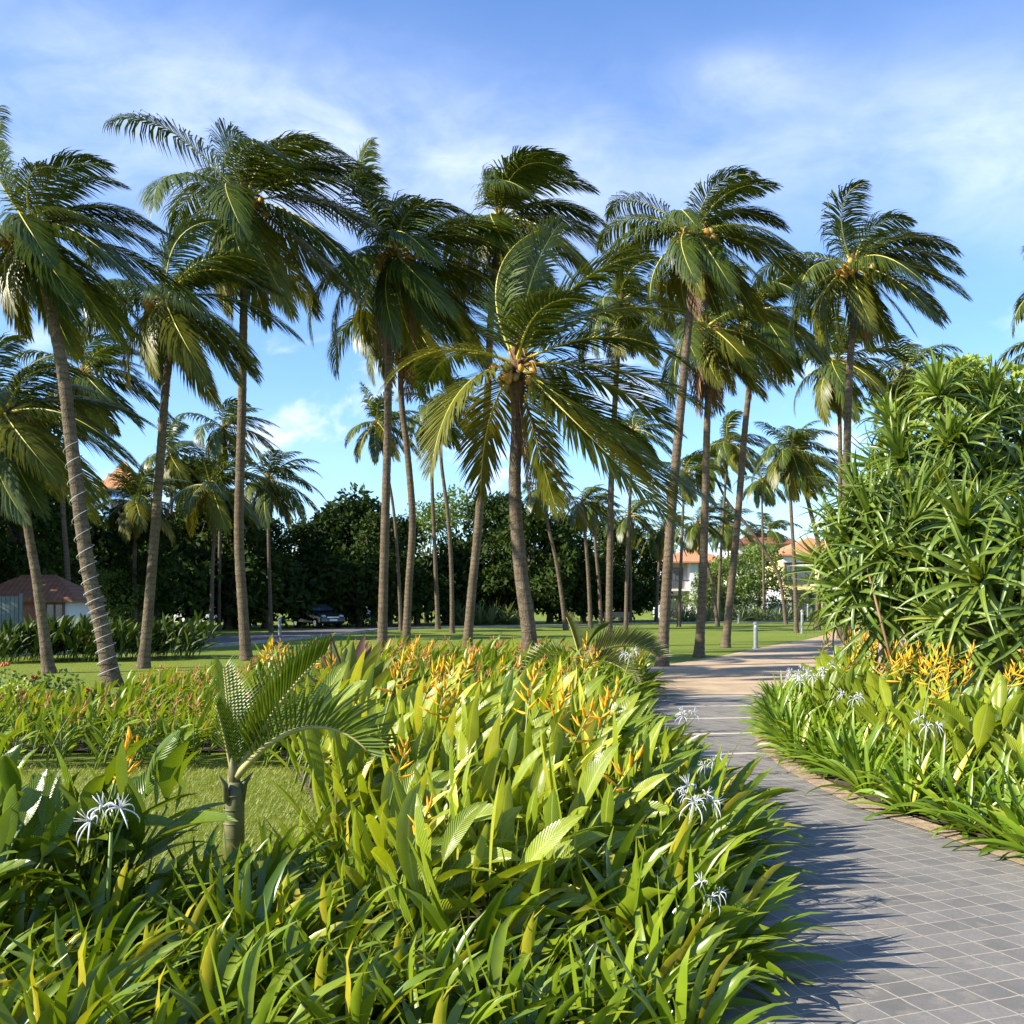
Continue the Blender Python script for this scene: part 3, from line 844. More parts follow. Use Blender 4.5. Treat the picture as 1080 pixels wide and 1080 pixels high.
palm("straight pale far palm between the arching palm and the narrow-crowned palm", 66, [(623, gy(66)), (620, 600), (614, 530)], 0.17, 2.6, 30, shared=3)
palm("pale far palm trunk tucked beside the narrow-crowned palm", 74, [(634, gy(74)), (632, 620), (628, 575), (626, 535)], 0.17, 2.6, 31, shared=3)
palm("dark palm crowded behind the sunlit pale-trunked palm", 46, [(886, gy(46)), (886, 560), (886, 470), (884, 385)], 0.15, 3.5, 32, near=False, n=20)
palm("dark palm crown showing over the top of the pandanus", 48, [(960, gy(48)), (957, 520), (954, 395)], 0.15, 3.2, 33, near=False, n=18, wind=0.2)
palm("palm half out of view past the pandanus, lower of the two edge crowns", 36, [(1112, gy(36)), (1115, 500), (1118, 365)], 0.16, 3.0, 34, near=False, n=18)
palm("palm half out of view past the pandanus, higher of the two edge crowns", 40, [(1122, gy(40)), (1124, 500), (1126, 300)], 0.16, 3.2, 35, near=False, n=18)
palm("far palm crown over the roof of the bright house", 125, [(815, gy(125)), (814, 580), (812, 562)], 0.18, 4.4, 36, near=False, n=16, wind=0.2)
palm("far palm crown above the bushes before the shaded balcony house", 118, [(769, gy(118)), (768, 580), (766, 555)], 0.18, 4.4, 37, near=False, n=16, wind=0.2)


palm("slim far palm with pale drooping fronds just behind the lawn-corner palm", 68, [(716, gy(68)), (718, 600), (722, 500)], 0.15, 3.2, 41, shared=0)
palm("far palm with a short dark crown between the dead-frond palm and the slanting dense palm", 72, [(757, gy(72)), (760, 590), (768, 468)], 0.15, 3.3, 42, shared=1)
palm("slim palm behind the narrow-crowned palm, its crown against the pale sky", 58, [(660, gy(58)), (662, 580), (668, 455)], 0.14, 3.0, 43, shared=2)


def hero_fronds():
    """the big arching palm in the middle: its fronds follow the photograph's own pattern"""
    rng = random.Random(77)
    spec = [  # direction (x right, y away, z up), length, droop, wind, old-leaf colour (once for a sunlit frond)
        ((0.08, -0.10, 1.0), 2.8, 0.30, 0.28, 0),
        ((-0.50, 0.0, 0.95), 3.3, 0.2, 1.05, 0),
        ((-0.30, 0.6, 0.95), 3.2, 0.35, 0.7, 0),
        ((0.50, -0.15, 0.95), 3.4, 0.45, 0.45, 0),
        ((0.85, 0.25, 0.85), 3.7, 0.8, 0.35, 0),
        ((0.95, -0.30, 0.48), 3.6, 0.95, 0.25, 0),
        ((1.0, -0.15, 0.05), 3.8, 0.55, 0.25, 0),
        ((0.9, 0.5, 0.10), 3.8, 0.8, 0.4, 0),
        ((-1.0, -0.25, 0.40), 2.9, 1.15, -0.05, 1),
        ((-0.42, -0.40, -0.10), 3.3, 1.6, 0.0, 1),
        ((0.50, -0.55, -0.62), 4.7, 0.25, 0.16, 1),  # yellower old-leaf colour stands for sunlight on this frond
        ((0.66, -0.40, -0.60), 4.7, 0.25, 0.22, 0),
        ((0.72, 0.25, -0.50), 4.2, 0.4, 0.25, 0),
        ((-0.75, 0.6, 0.45), 3.2, 0.9, 0.3, 0),
        ((0.2, 0.9, 0.15), 3.6, 0.9, 0.4, 0),
        ((-0.35, 0.7, -0.3), 3.2, 1.3, 0.1, 1),
        ((0.5, 0.6, 0.9), 3.5, 0.6, 0.5, 0),
        ((0.12, -0.8, 0.60), 2.8, 0.8, 0.5, 0),
        ((0.25, 0.4, -0.9), 3.0, 0.8, 0.2, 1),
        ((0.7, 0.65, -0.25), 3.8, 0.7, 0.4, 0),
    ]
    out = []
    for d, L, dr, w, old in spec:
        mb = frond_mb(0, 0, L * 1.06, rng, droop=dr * 0.95, wind=w, nl=92, ll=0.27, lw=0.020, hang=0.34, N=18, rr=0.034, d0=d, comb=0.5)
        out.append(mb.mesh("frond", [MAT['frond_old'] if old else MAT['frond'], MAT['rachis']]))
    for d, L in (((0.35, -0.1, -0.9), 3.6), ((0.12, -0.25, -0.9), 2.6), ((-0.12, -0.2, -0.9), 1.3)):
        mb = frond_mb(0, 0, L, rng, droop=0.5 if L > 3 else 1.5, wind=0.35 if L > 3 else 0.1, nl=40, ll=0.11, lw=0.012, hang=1.6, N=12, d0=d, comb=0.3)
        out.append(mb.mesh("dry_frond", [MAT['frond_dry'], MAT['rachis_dry']]))
    return out


palm("big arching coconut palm with low wide crown and orange nuts behind the flower bed", 21, [(562, gy(21)), (557, 660), (549, 600), (543, 520), (545, 450), (545, 390)], 0.20, 4.4, 40, nuts=20, custom=hero_fronds())

# rope light wound up the leaning palm
mb = MB()
tp = smooth_line([tuple(px(x, y, 20)) for x, y in [(119, gy(20)), (108, 665), (93, 600), (77, 480), (66, 390)]], 20)
tp = np.array(tp)
pts = []
tot = len(tp)
K = 600
for i in range(K):
    u = 0.06 + 0.72 * i / K
    q = np.array([np.interp(u * (tot - 1), range(tot), tp[:, k]) for k in range(3)])
    r = 0.16 * (1 - 0.34 * u * 0.62) * 1.03 + 0.022 + 0.085 * math.exp(-q[2] / 0.4)
    ph = 2 * math.pi * 25 * (u ** 1.1)
    pts.append((q[0] + r * math.cos(ph), q[1] + r * math.sin(ph), q[2] + 0.05 * math.cos(ph)))
mb.tube(pts, 0.007, 5)
tag(mb.obj("rope_light", MAT['rope']), "thin white rope light spiralling up the leaning palm trunk", "rope light")

# ------------------------------------------------------------------ leafy plants


def blade(mb, base, az, el, L, W, droop=0.8, wind=0.0, segs=6, kind='strap', fold=0.25, rnd=0.5, mi=0, twist=0.0, petiole=0.0):
    h = Vector((math.cos(az), math.sin(az), 0))
    d = h * math.cos(el) + Vector((0, 0, math.sin(el)))
    side = Vector((-math.sin(az), math.cos(az), 0))
    if twist:
        side = Quaternion(d, twist) @ side
    p = Vector(base)
    V = []; U = []
    wv = Vector((1, 0.2, 0)) * wind
    for i in range(segs + 1):
        t = i / segs
        if kind == 'strap':
            w = min(1.0, 0.55 + 1.6 * t) * (1 - max(0, (t - 0.55) / 0.45) ** 1.8) if t < 1 else 0.02
        elif kind == 'lance':
            tt = max(0.0, (t - petiole) / (1 - petiole))
            w = max(0.05, math.sin(math.pi * min(1, tt ** 0.85)) ** 0.75) if tt > 0 else 0.07
            if t == 1: w = 0.02
        elif kind == 'taper':
            w = (1 - t ** 1.9) * 0.98 + 0.02
        else:
            w = 1
        w *= W
        n = d.cross(side)
        if n.z < 0 and kind != 'taper': n = n
        up = -n if (d.cross(side)).z < 0 else n
        V += [p - side * w + up * fold * w, p.copy(), p + side * w + up * fold * w]
        U += [(0, t), (0.5, t), (1, t)]
        if i < segs:
            d = (d + (Vector((0, 0, -1)) * droop * (0.25 + 1.2 * t) + wv * (0.3 + t)) / segs).normalized()
            side = (side - d * side.dot(d)).normalized()
            p = p + d * L / segs
    F = []
    for i in range(segs):
        a = i * 3
        F += [(a, a + 1, a + 4, a + 3), (a + 1, a + 2, a + 5, a + 4)]
    mb.add(V, F, mi, rnd, U)


def lily_mesh(seed, mat, n=24, L=0.50, W=0.031, wind=0.45, droop=1.05):
    rng = random.Random(seed)
    mb = MB()
    for i in range(n):
        u = (i + 0.5) / n
        az = i * 2.4 + rng.gauss(0, 0.3)
        el = R(80 - 66 * u + rng.gauss(0, 8))
        l = L * (0.7 + 0.42 * math.sin(math.pi * min(1, 0.25 + u * 0.75))) * rng.uniform(0.85, 1.15)
        c = 0.035
        blade(mb, (math.cos(az) * c, math.sin(az) * c, 0.0), az, el, l, W * rng.uniform(0.8, 1.2), droop * rng.uniform(0.5, 1.35), wind * rng.uniform(0.5, 1.2), 6, 'strap', rng.uniform(0.15, 0.5), rng.random(), twist=rng.gauss(0, 0.35))
    return mb.mesh("leaf_rosette", mat)


def shoot_mesh(seed, mat, H=0.75, nl=6, L=0.5, W=0.06, wind=0.85, stem=None):
    """one cane of a heliconia with its alternate blades"""
    rng = random.Random(seed)
    mb = MB()
    lean = Vector((rng.uniform(0.05, 0.28), rng.uniform(-0.1, 0.14), 1))
    pts = [Vector((lean.x * z * z, lean.y * z * z, z * H)) for z in (0, 0.25, 0.5, 0.75, 1)]
    mb.tube(pts, [0.013, 0.012, 0.010, 0.008, 0.005], 5, 1)
    az0 = rng.uniform(0, 6.28)
    for i in range(nl):
        z = 0.12 + 0.86 * i / (nl - 1)
        p = Vector((lean.x * z * z, lean.y * z * z, z * H))
        az = az0 + math.pi * (i % 2) + rng.gauss(0, 0.35)
        el = R(rng.uniform(38, 66)) if i < nl - 1 else R(rng.uniform(72, 86))
        sz = (0.65 + 0.5 * math.sin(math.pi * (0.15 + 0.7 * z))) * rng.uniform(0.85, 1.15)
        blade(mb, p, az, el, L * sz, W * sz, rng.uniform(0.3, 0.9), wind * rng.uniform(0.5, 1.25), 9, 'lance', rng.uniform(0.15, 0.6), rng.random(), petiole=0.14, twist=rng.gauss(0, 0.3))
    return mb.mesh("leafy_shoot", [mat, MAT['stalk']])


def bird_flower_mesh(seed, mat, H=0.95, n=7, s=1.0):
    """upright stalk with alternate pointed bracts"""
    rng = random.Random(seed)
    mb = MB()
    lx = rng.uniform(0.08, 0.25)
    pts = [(lx * z * z * H, 0.02 * z, z * H) for z in (0, 0.3, 0.6, 0.8, 1.0)]
    mb.tube(pts, [0.008, 0.008, 0.007, 0.006, 0.004], 5, 1)
    a0 = rng.uniform(0, 3.1)
    for i in range(n):
        t = 0.78 + 0.22 * i / (n - 1)
        p = Vector((lx * t * t * H, 0.02 * t, t * H))
        az = a0 + math.pi * (i % 2) + rng.gauss(0, 0.45)
        l = (0.17 - 0.085 * i / (n - 1)) * s * rng.uniform(0.85, 1.15)
        el = R(12 + 58 * i / (n - 1)) + rng.gauss(0, 0.15)
        d = Vector((math.cos(az) * math.cos(el), math.sin(az) * math.cos(el), math.sin(el)))
        mb.tube([p, p + d * l * 0.3, p + d * l * 0.65 + Vector((0.0, 0, 0.006)), p + d * l + Vector((0, 0, 0.02 * s))], [0.005 * s, 0.0125 * s, 0.0075 * s, 0.001], 5, 0, rnd=rng.random())
        if rng.random() < 0.7:
            d2 = (d + Vector((rng.gauss(0, .3), rng.gauss(0, .3), 0.9))).normalized()
            mb.tube([p + d * l * 0.25, p + d * l * 0.25 + d2 * l * 0.3, p + d * l * 0.25 + d2 * l * 0.55], [0.006 * s, 0.006 * s, 0.001], 4, 0, rnd=rng.random())
    return mb.mesh("flower_head", [mat, MAT['stalk']])


def spider_flower_mesh(seed, H=0.62, nf=3):
    rng = random.Random(seed)
    mb = MB()
    lx = rng.uniform(0.05, 0.3)
    top = Vector((lx * H, 0, H))
    mb.tube([(0, 0, 0), (lx * H * 0.25, 0, H * 0.5), top], [0.011, 0.010, 0.008], 6, 1)
    for i in range(nf):
        a = i * 6.283 / nf + rng.gauss(0, 0.2)
        e = rng.uniform(0.15, 1.2)
        d = Vector((math.cos(a) * math.cos(e), math.sin(a) * math.cos(e), math.sin(e)))
        c = top + d * rng.uniform(0.08, 0.13)
        mb.tube([top, top + d * 0.05, c], [0.005, 0.004, 0.004], 4, 1)
        # cup and six thin recurved petals
        q = Vector((0, 0, 1)).rotation_difference(d)
        for k in range(6):
            b = k * 1.047 + rng.gauss(0, 0.12)
            out_ = q @ Vector((math.cos(b), math.sin(b), 0))
            pts = []
            l = rng.uniform(0.08, 0.105)
            for j in range(6):
                t = j / 5
                pts.append(c + out_ * l * math.sin(t * 1.9) * 0.75 + d * l * (0.32 * t) + Vector((0, 0, -1)) * l * 0.75 * t * t)
            mb.tube(pts, [0.003, 0.004, 0.0038, 0.0034, 0.0024, 0.001], 4, 0, rnd=rng.random())
            mb.tube([c, c + d * 0.03 + out_ * 0.012, c + d * 0.065 + out_ * 0.03], [0.003, 0.002, 0.001], 3, 0)
    return mb.mesh("flower_head", [MAT['white'], MAT['stalk']])


LILY = [lily_mesh(200 + i, MAT['lily'], 26, L=0.47, W=0.028, wind=0.70) for i in range(7)]
LILYB = [lily_mesh(230 + i, MAT['lily_bright'], 30, L=0.48, W=0.022, wind=-0.05, droop=1.15) for i in range(6)]
SHOOT = [shoot_mesh(260 + i, MAT['heli'], H=0.50 + 0.03 * (i % 5), nl=5, L=0.58, W=0.064) for i in range(9)]
SHOOTB = [shoot_mesh(290 + i, MAT['heli'], H=0.58, nl=6, L=0.38, W=0.06, wind=0.15) for i in range(6)]
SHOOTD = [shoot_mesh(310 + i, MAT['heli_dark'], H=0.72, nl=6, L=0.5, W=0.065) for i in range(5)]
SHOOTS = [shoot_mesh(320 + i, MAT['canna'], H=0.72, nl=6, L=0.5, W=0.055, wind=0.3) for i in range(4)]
PSHOOT = [shoot_mesh(330 + i, MAT['parrot'], H=0.55 + 0.03 * (i % 3), nl=6, L=0.36, W=0.033, wind=0.5) for i in range(7)]
BIRD = [bird_flower_mesh(360 + i, MAT['yellow'], H=1.04, n=8, s=0.86) for i in range(5)]
PFLOW = [bird_flower_mesh(380 + i, MAT['orange'], H=0.76, n=6, s=0.64) for i in range(4)]
PFLOWR = [bird_flower_mesh(390 + i, MAT['red'], H=0.68, n=5, s=0.62) for i in range(3)]
SPIDER = [spider_flower_mesh(400 + i) for i in range(5)]


def scatter(poly, spacing, seed, ok=lambda x, y: True, bounds=None, tries=20000, spf=None):
    rng = random.Random(seed)
    xs = [p[0] for p in poly]; ys_ = [p[1] for p in poly]
    x0, x1, y0, y1 = min(xs), max(xs), min(ys_), max(ys_)
    if bounds: x0, x1, y0, y1 = max(x0, bounds[0]), min(x1, bounds[1]), max(y0, bounds[2]), min(y1, bounds[3])
    out = []
    for _ in range(tries):
        x = rng.uniform(x0, x1); y = rng.uniform(y0, y1)
        if not inside(x, y, poly) or not ok(x, y): continue
        if abs(x) > 0.53 * y + 0.7: continue
        s = spacing * (spf(x, y) if spf else 1)
        if all((x - a) ** 2 + (y - b) ** 2 > s * s for a, b in out):
            out.append((x, y))
    return out


RNG = random.Random(5)
G_LILY = "spider lily clumps edging the paved path"


def lily(x, y, s, meshes, label, group, flower=False, lean=(0, 0)):
    root = empty("spider_lily", (x, y, 0.02), label, "lily plant", group, RNG.uniform(-0.25, 0.25), s)
    link("leaf_rosette", RNG.choice(meshes), root, (0, 0, 0), (lean[0] + RNG.gauss(0, 0.08), lean[1] + RNG.gauss(0, 0.08), RNG.uniform(-0.3, 0.3)))
    if flower:
        link("flower_head", RNG.choice(SPIDER), root, (0.03, -0.02, 0), (RNG.gauss(0.1, 0.12), RNG.gauss(0.05, 0.1), RNG.uniform(-0.5, 0.5)))
    return root


def heliconia(x, y, s, shoots, label, group, ns=4, flower=None, name="heliconia", cat="heliconia", spread=0.16, nf=1, lean=1.0):
    root = empty(name, (x, y, 0.02), label, cat, group, RNG.uniform(-0.3, 0.3), s)
    for i in range(ns):
        a = RNG.uniform(0, 6.28); r = spread * math.sqrt(RNG.random())
        link("leafy_shoot", RNG.choice(shoots), root, (math.cos(a) * r, math.sin(a) * r, 0), (RNG.gauss(0, 0.10), RNG.gauss(0.24, 0.13) * lean, RNG.uniform(-0.7, 0.7)), RNG.uniform(0.8, 1.12))
    if flower:
        for i in range(nf):
            a = RNG.uniform(0, 6.28); r = spread * 0.8
            link("flower_head", RNG.choice(flower), root, (math.cos(a) * r, math.sin(a) * r, 0), (RNG.gauss(0.03, 0.08), RNG.gauss(0.12, 0.1), RNG.uniform(-0.8, 0.8)), RNG.uniform(0.95, 1.15))
    return root


def edge_dist(x, y):
    return at_y(LEFT, y) - x


# --- main bed
FRONT_Y = 4.5


def zone_lily(x, y):
    e = edge_dist(x, y)
    return y > 3.45 and ((x < -0.75 and y < 6.3) or (e < 1.0 - max(0, (y - 9)) * 0.07 and e > (0.20 if y < 7 else 0.08) and y < 19) or y < FRONT_Y + 0.22 * math.sin(x * 2.3))


def zone_heli(x, y):
    return not zone_lily(x, y) and y < 10.6 + 0.5 * x and edge_dist(x, y) > 0.3 and y > FRONT_Y and not (x < -0.75 and y < 6.3)


pts = scatter(bed_main, 0.225, 11, zone_lily, spf=lambda x, y: 0.92 + 0.05 * max(0, y - 5))
flower_px = [(780, 1000), (605, 910), (735, 900), (800, 800), (862, 845), (660, 690)]
for x, y in pts:
    edge = edge_dist(x, y) < 0.45
    fl = RNG.random() < (0.008 if y > 5 else 0.0)
    lab = ("spider lily clump with open white flowers in the big bed by the path" if fl else
           "glossy flowerless spider lily with arching strap leaves in the big bed")
    lily(x, y, RNG.uniform(0.85, 1.15) * (0.85 if x < -0.75 and y > 4.4 else 1.18 if edge_dist(x, y) < 1.0 and y > 4.6 else 1.0) * (0.8 if y < 4.3 else 1.0), LILY, lab, "flowering spider lilies of the big bed" if fl else "spider lilies of the big bed", fl, (0, 0.22 if edge else 0.12))

# the two flowering clumps that show largest by the path
for (x, y, s) in ((0.72, 4.4, 0.62), (0.80, 5.35, 0.95), (1.30, 7.2, 0.75), (1.45, 9.6, 0.85), (0.95, 5.9, 0.75), (-1.85, 4.7, 1.0)):
    lily(x, y, s, LILY, {0.72: "spider lily drooping white flowers over the shaded path corner", 0.80: "spider lily with two pale flower heads amid dark leaves of the big bed",
                         1.30: "spider lily with spidery flowers jutting over the sunny path", 1.45: "spider lily with tall pale flower spray against the paving",
                         0.95: "spider lily with small white flowers next to the jutting flower head", -1.85: "spider lily with tall bare stalk and wilted flower near the grass patch"}[x], "single flowering spider lilies", True, (0, 0.2))

pts = scatter(bed_main, 0.31, 12, zone_heli, spf=lambda x, y: 0.9 + 0.03 * max(0, y - 5))
for x, y in pts:
    fl = RNG.random() < 0.19
    lab = ("broad-leaved heliconia bearing golden yellow bird-like flowers in the big bed" if fl else
           "broad-leaved yellow-green heliconia without flowers in the big bed")
    heliconia(x, y, RNG.uniform(0.9, 1.12) * (0.74 + 0.20 * min(1, max(0, (y - 5) / 2.5))), SHOOT, lab, "flowering heliconias of the big bed" if fl else "plain heliconias of the big bed", 4 if y < 8 else 3, BIRD if fl else None, nf=RNG.choice((1, 1, 2)))

# dark big heliconias at the near corner
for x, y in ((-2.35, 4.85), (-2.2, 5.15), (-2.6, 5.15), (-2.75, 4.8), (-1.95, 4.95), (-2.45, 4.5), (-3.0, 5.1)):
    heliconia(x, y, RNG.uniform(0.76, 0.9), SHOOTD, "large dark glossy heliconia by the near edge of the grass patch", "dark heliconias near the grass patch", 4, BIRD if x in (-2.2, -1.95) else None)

pts = scatter(bed_main, 0.45, 13, lambda x, y: y > 9.8 and not zone_lily(x, y) and not zone_heli(x, y) and edge_dist(x, y) > 0.1, spf=lambda x, y: 0.9 + 0.012 * (y - 9))
for x, y in pts[:185]:
    u = RNG.random()
    near_y = y < 14 and u < 0.16
    fl = BIRD if near_y else (PFLOWR if u < 0.20 else PFLOW)
    lab = ("narrow-leaved heliconia with yellow flowers in front of the orange flowered mass" if near_y else
           "small red-flowered parrot heliconia in the far part of the big bed" if fl is PFLOWR else
           "small parrot heliconia with salmon orange flowers in the far part of the big bed")
    heliconia(x, y, RNG.uniform(0.85, 1.08), PSHOOT, lab, "yellow heliconias before the orange mass" if near_y else "red parrot heliconias of the big bed" if fl is PFLOWR else "orange parrot heliconias of the big bed", 5, fl, "parrot_heliconia", "heliconia", 0.22, nf=RNG.choice((1, 1, 2)))

# --- bed behind the grass patch
pts = scatter(bed_rear, 0.36, 14)[:115]
for x, y in pts:
    fl = RNG.random() < 0.5
    lab = ("sunlit parrot heliconia with orange tips in the bed behind the grass patch" if fl else
           "sunlit narrow-leaved heliconia without flowers in the bed behind the grass patch")
    heliconia(x, y, RNG.uniform(0.66, 0.84), PSHOOT, lab, "orange heliconias behind the grass patch" if fl else "plain heliconias behind the grass patch", 5, PFLOW if fl else None, "parrot_heliconia", "heliconia", 0.2, nf=2)


# --- bed across the path
def edge_r(x, y):
    return x - at_y(RIGHT, y) if y < 18.2 else x - (5.0 + (y - 18.2) * 1.15)


pts = scatter(bed_right, 0.25, 15, lambda x, y: 0.22 < edge_r(x, y) < 1.05 and y > 5.0, spf=lambda x, y: 0.95 + 0.03 * max(0, y - 7))
for x, y in pts:
    fl = RNG.random() < 0.06
    lab = ("spider lily clump with white flowers in the sunny bed across the path" if fl else
           "bright green spider lily clump without flowers in the sunny bed across the path")
    lily(x, y, RNG.uniform(0.85, 1.1), LILYB, lab, "flowering spider lilies across the path" if fl else "bright spider lilies across the path", fl, (0.0, -0.15))
pts = scatter(bed_right, 0.36, 16, lambda x, y: edge_r(x, y) >= 0.85 and x < 9.5 and y > 5.5, spf=lambda x, y: 0.95 + 0.02 * max(0, y - 7))
for x, y in pts[:280]:
    fl = RNG.random() < 0.5
    lab = ("heliconia with golden yellow flower spikes in the bed below the pandanus" if fl else
           "green leafy heliconia without flowers in the bed below the pandanus")
    heliconia(x, y, RNG.uniform(0.85, 1.1), SHOOTB, lab, "flowering heliconias below the pandanus" if fl else "plain heliconias below the pandanus", 4, BIRD if fl else None, nf=RNG.choice((1, 2)))

# tall yellow-flowered cluster at the bed's path end
for i, (x, y) in enumerate(((4.6, 14.2), (4.75, 14.5), (5.0, 15.6), (4.45, 13.6), (5.3, 16.4))):
    heliconia(x, y, 1.12, SHOOTB, "tall heliconia crowded with yellow flowers at the path bend of the sunny bed", "tall yellow heliconias at the path bend", 4, BIRD, nf=2)

# ------------------------------------------------------------------ grass of the near patch
rng = np.random.default_rng(3)
patch = [(-8, 10.3), (-2.1, 10.4), (-1.55, 8.8), (-1.2, 7.4), (-1.1, 6.0), (-1.6, 5.1), (-8, 4.8)]
NB = 60000
bx = rng.uniform(-6.2, -1.1, NB); by = rng.uniform(4.8, 10.4, NB)
keep = np.array([inside(a, b, patch) for a, b in zip(bx, by)])
bx = bx[keep]; by = by[keep]; nb = len(bx)
ha = rng.uniform(0, 6.28, nb); hh = rng.uniform(0.018, 0.05, nb); ww = rng.uniform(0.002, 0.004, nb)
tx = bx + np.cos(ha + 1.5) * hh * 0.6 + hh * 0.3; ty = by + np.sin(ha + 1.5) * hh * 0.6
V = np.stack([np.stack([bx - np.cos(ha) * ww, by - np.sin(ha) * ww, np.full(nb, 0.0)], 1), np.stack([bx + np.cos(ha) * ww, by + np.sin(ha) * ww, np.full(nb, 0.0)], 1), np.stack([tx, ty, hh], 1)], 1).reshape(-1, 3)
mb = MB()
mb.add(V.tolist(), [(3 * i, 3 * i + 1, 3 * i + 2) for i in range(nb)], 0, np.repeat(rng.random(nb), 3).tolist())
tag(mb.obj("grass", MAT['blade']), "short mown grass blades of the near lawn patch", "grass", kind='stuff')

# ------------------------------------------------------------------ young palms, bromeliad, shrubs


def stiff_frond(az, el, L, seed, n=30, droop=0.9, ll=0.38, lw=0.0105, up=0.75, mats=None):
    """bottle palm leaf: arched rib, stiff pleated leaflets standing in a V"""
    rg = random.Random(seed)
    h = Vector((math.cos(az), math.sin(az), 0)); d = h * math.cos(el) + Vector((0, 0, math.sin(el)))
    side = Vector((-math.sin(az), math.cos(az), 0))
    P = [Vector((0, 0, 0))]; Ds = [d.copy()]
    N = 16
    for i in range(N):
        t = i / N
        d = (d + Vector((0, 0, -1)) * droop * (0.3 + t) / N * 1.5).normalized()
        P.append(P[-1] + d * L / N); Ds.append(d.copy())
    mb = MB()
    mb.tube(P, [0.022 * L * (1 - 0.85 * i / N) + 0.002 for i in range(N + 1)], 6, 1)
    for j in range(n):
        t = 0.2 + 0.79 * j / (n - 1)
        k = min(N - 1, int(t * N)); f = t * N - k
        p = P[k].lerp(P[k + 1], f); dd = Ds[k]
        nn = dd.cross(side) * -1
        if nn.z < 0: nn = -nn
        for sg in (-1, 1):
            l = ll * L * (0.55 + 0.6 * math.sin(math.pi * min(1, 0.15 + 0.72 * t))) * (1 - 0.35 * t ** 3) * rg.uniform(0.92, 1.06)
            v = (side * sg * 0.75 + nn * up + dd * (0.45 + 0.6 * t)).normalized()
            b = v.cross(side * sg + nn * 0.2).normalized()
            if b.length < 0.1: b = dd
            c = p + v * l * 0.5
            w = lw * L * 1.1
            e = p + v * l + Vector((0.02, 0, -0.05)) * l
            nrm_ = v.cross(b).normalized()
            V = [p - b * w * 0.5, p + nrm_ * w * 0.5, p + b * w * 0.5, c - b * w, c + nrm_ * w * 0.8, c + b * w, e]
            mb.add(V, [(0, 1, 4, 3), (1, 2, 5, 4), (3, 4, 6), (4, 5, 6)], 0, rg.random(), [(0, 0), (.5, 0), (1, 0), (0, .5), (.5, .5), (1, .5), (.5, 1)])
    return mb.mesh("frond", mats or [MAT['fan'], MAT['fan_rib']])


def young_palm(loc, H, r, fr, label, dull=False):
    root = empty("young_palm", loc, label, "young palm", "young feather palms in the beds")
    mb = MB()
    z = [0, 0.25, 0.5, 0.8, 1.0]
    mb.tube([(0.004 * i, 0, t * H - 0.02) for i, t in enumerate(z)], [r * 1.08, r * 1.05, r * 0.98, r * 0.92, r * 0.7], 12, 0)
    for k in range(5):
        zz = H * (0.12 + 0.17 * k)
        mb.tube([(0.004, 0, zz - 0.006), (0.004, 0, zz), (0.004, 0, zz + 0.006)], [r * 1.0, r * 1.07, r * 1.0], 12, 0, cap=False)
    for k in range(3):
        aa = k * 2.1
        mb.tube([(math.cos(aa) * r * 0.8, math.sin(aa) * r * 0.8, H * 0.72), (math.cos(aa) * r * 1.1, math.sin(aa) * r * 1.1, H * 0.95), (math.cos(aa) * r * 1.9, math.sin(aa) * r * 1.9, H * 1.08)], [r * 0.35, r * 0.3, r * 0.05], 6, 0)
    mb.tube([(0.01, 0.005, H * 0.9), (0.0, 0.0, H + 0.05), (-0.01, 0.0, H + 0.2)], [r * 0.6, r * 0.5, r * 0.08], 8, 0)
    mb.obj("trunk", solid("young_palm_trunk", (0.075, 0.105, 0.022), 0.5, 0.4, 9, c2=(0.20, 0.17, 0.075)), root)
    for i, (az, el, L, dr) in enumerate(fr):
        link("frond", stiff_frond(R(az), R(el), L, 900 + i + int(H * 100), droop=dr, mats=[MAT['fan_dull'] if (dull and i % 2 == 0) else MAT['fan'], MAT['fan_rib']]), root, (0, 0, H * 0.97))
    return root


g = px(246, 0, 6.55)
young_palm((g.x, 6.55, 0.0), 0.52, 0.066, [(-12, 52, 1.10, 1.7), (25, 62, 1.0, 0.55), (120, 76, 0.75, 0.6), (200, 80, 0.5, 0.4)], "young palm with stout green trunk and stiff feather leaves at the grass patch edge")
g = px(612, 0, 16.5)
young_palm((g.x, 16.5, 0.0), 0.72, 0.08, [(0, 32, 1.35, 1.1), (180, 20, 1.0, 1.2), (150, 75, 0.75, 0.5), (40, 60, 0.8, 0.9), (-20, 10, 1.0, 1.1), (200, 5, 1.0, 1.3), (-90, 25, 0.7, 1.4)], "dull green young palm with arching leaves beneath the big arching palm", True)


def bromeliad(loc, s, label):
    root = empty("bromeliad", loc, label, "bromeliad", None, 0, s)
    for name, m, sel in (("leaf_rosette", MAT['brom'], 0), ("outer_leaves", MAT['brom_red'], 1)):
        mb = MB()
        rg = random.Random(55 + sel)
        for i in range(20 if sel == 0 else 9):
            az = i * 2.4 + (0.4 if sel else 0)
            if sel: az = 2.2 + rg.uniform(-0.9, 0.9)
            blade(mb, (0, 0, 0.33), az, R(rg.uniform(35, 80) if not sel else rg.uniform(45, 75)), rg.uniform(0.6, 0.85), rg.uniform(0.05, 0.07), rg.uniform(0.1, 0.5), 0.35, 8, 'lance', rg.uniform(0.3, 0.6), rg.random(), petiole=0.0)
        mb.obj(name, m, root)
    mb = MB(); mb.tube([(0, 0, -0.02), (0.01, 0, 0.2), (0, 0, 0.38)], [0.06, 0.055, 0.05], 8)
    mb.obj("stem", MAT['bark'], root)


g = px(372, 0, 10.3)
bromeliad((g.x, 10.3, 0.0), 1.3, "large stiff bromeliad with maroon tinged leaves amid the heliconias")


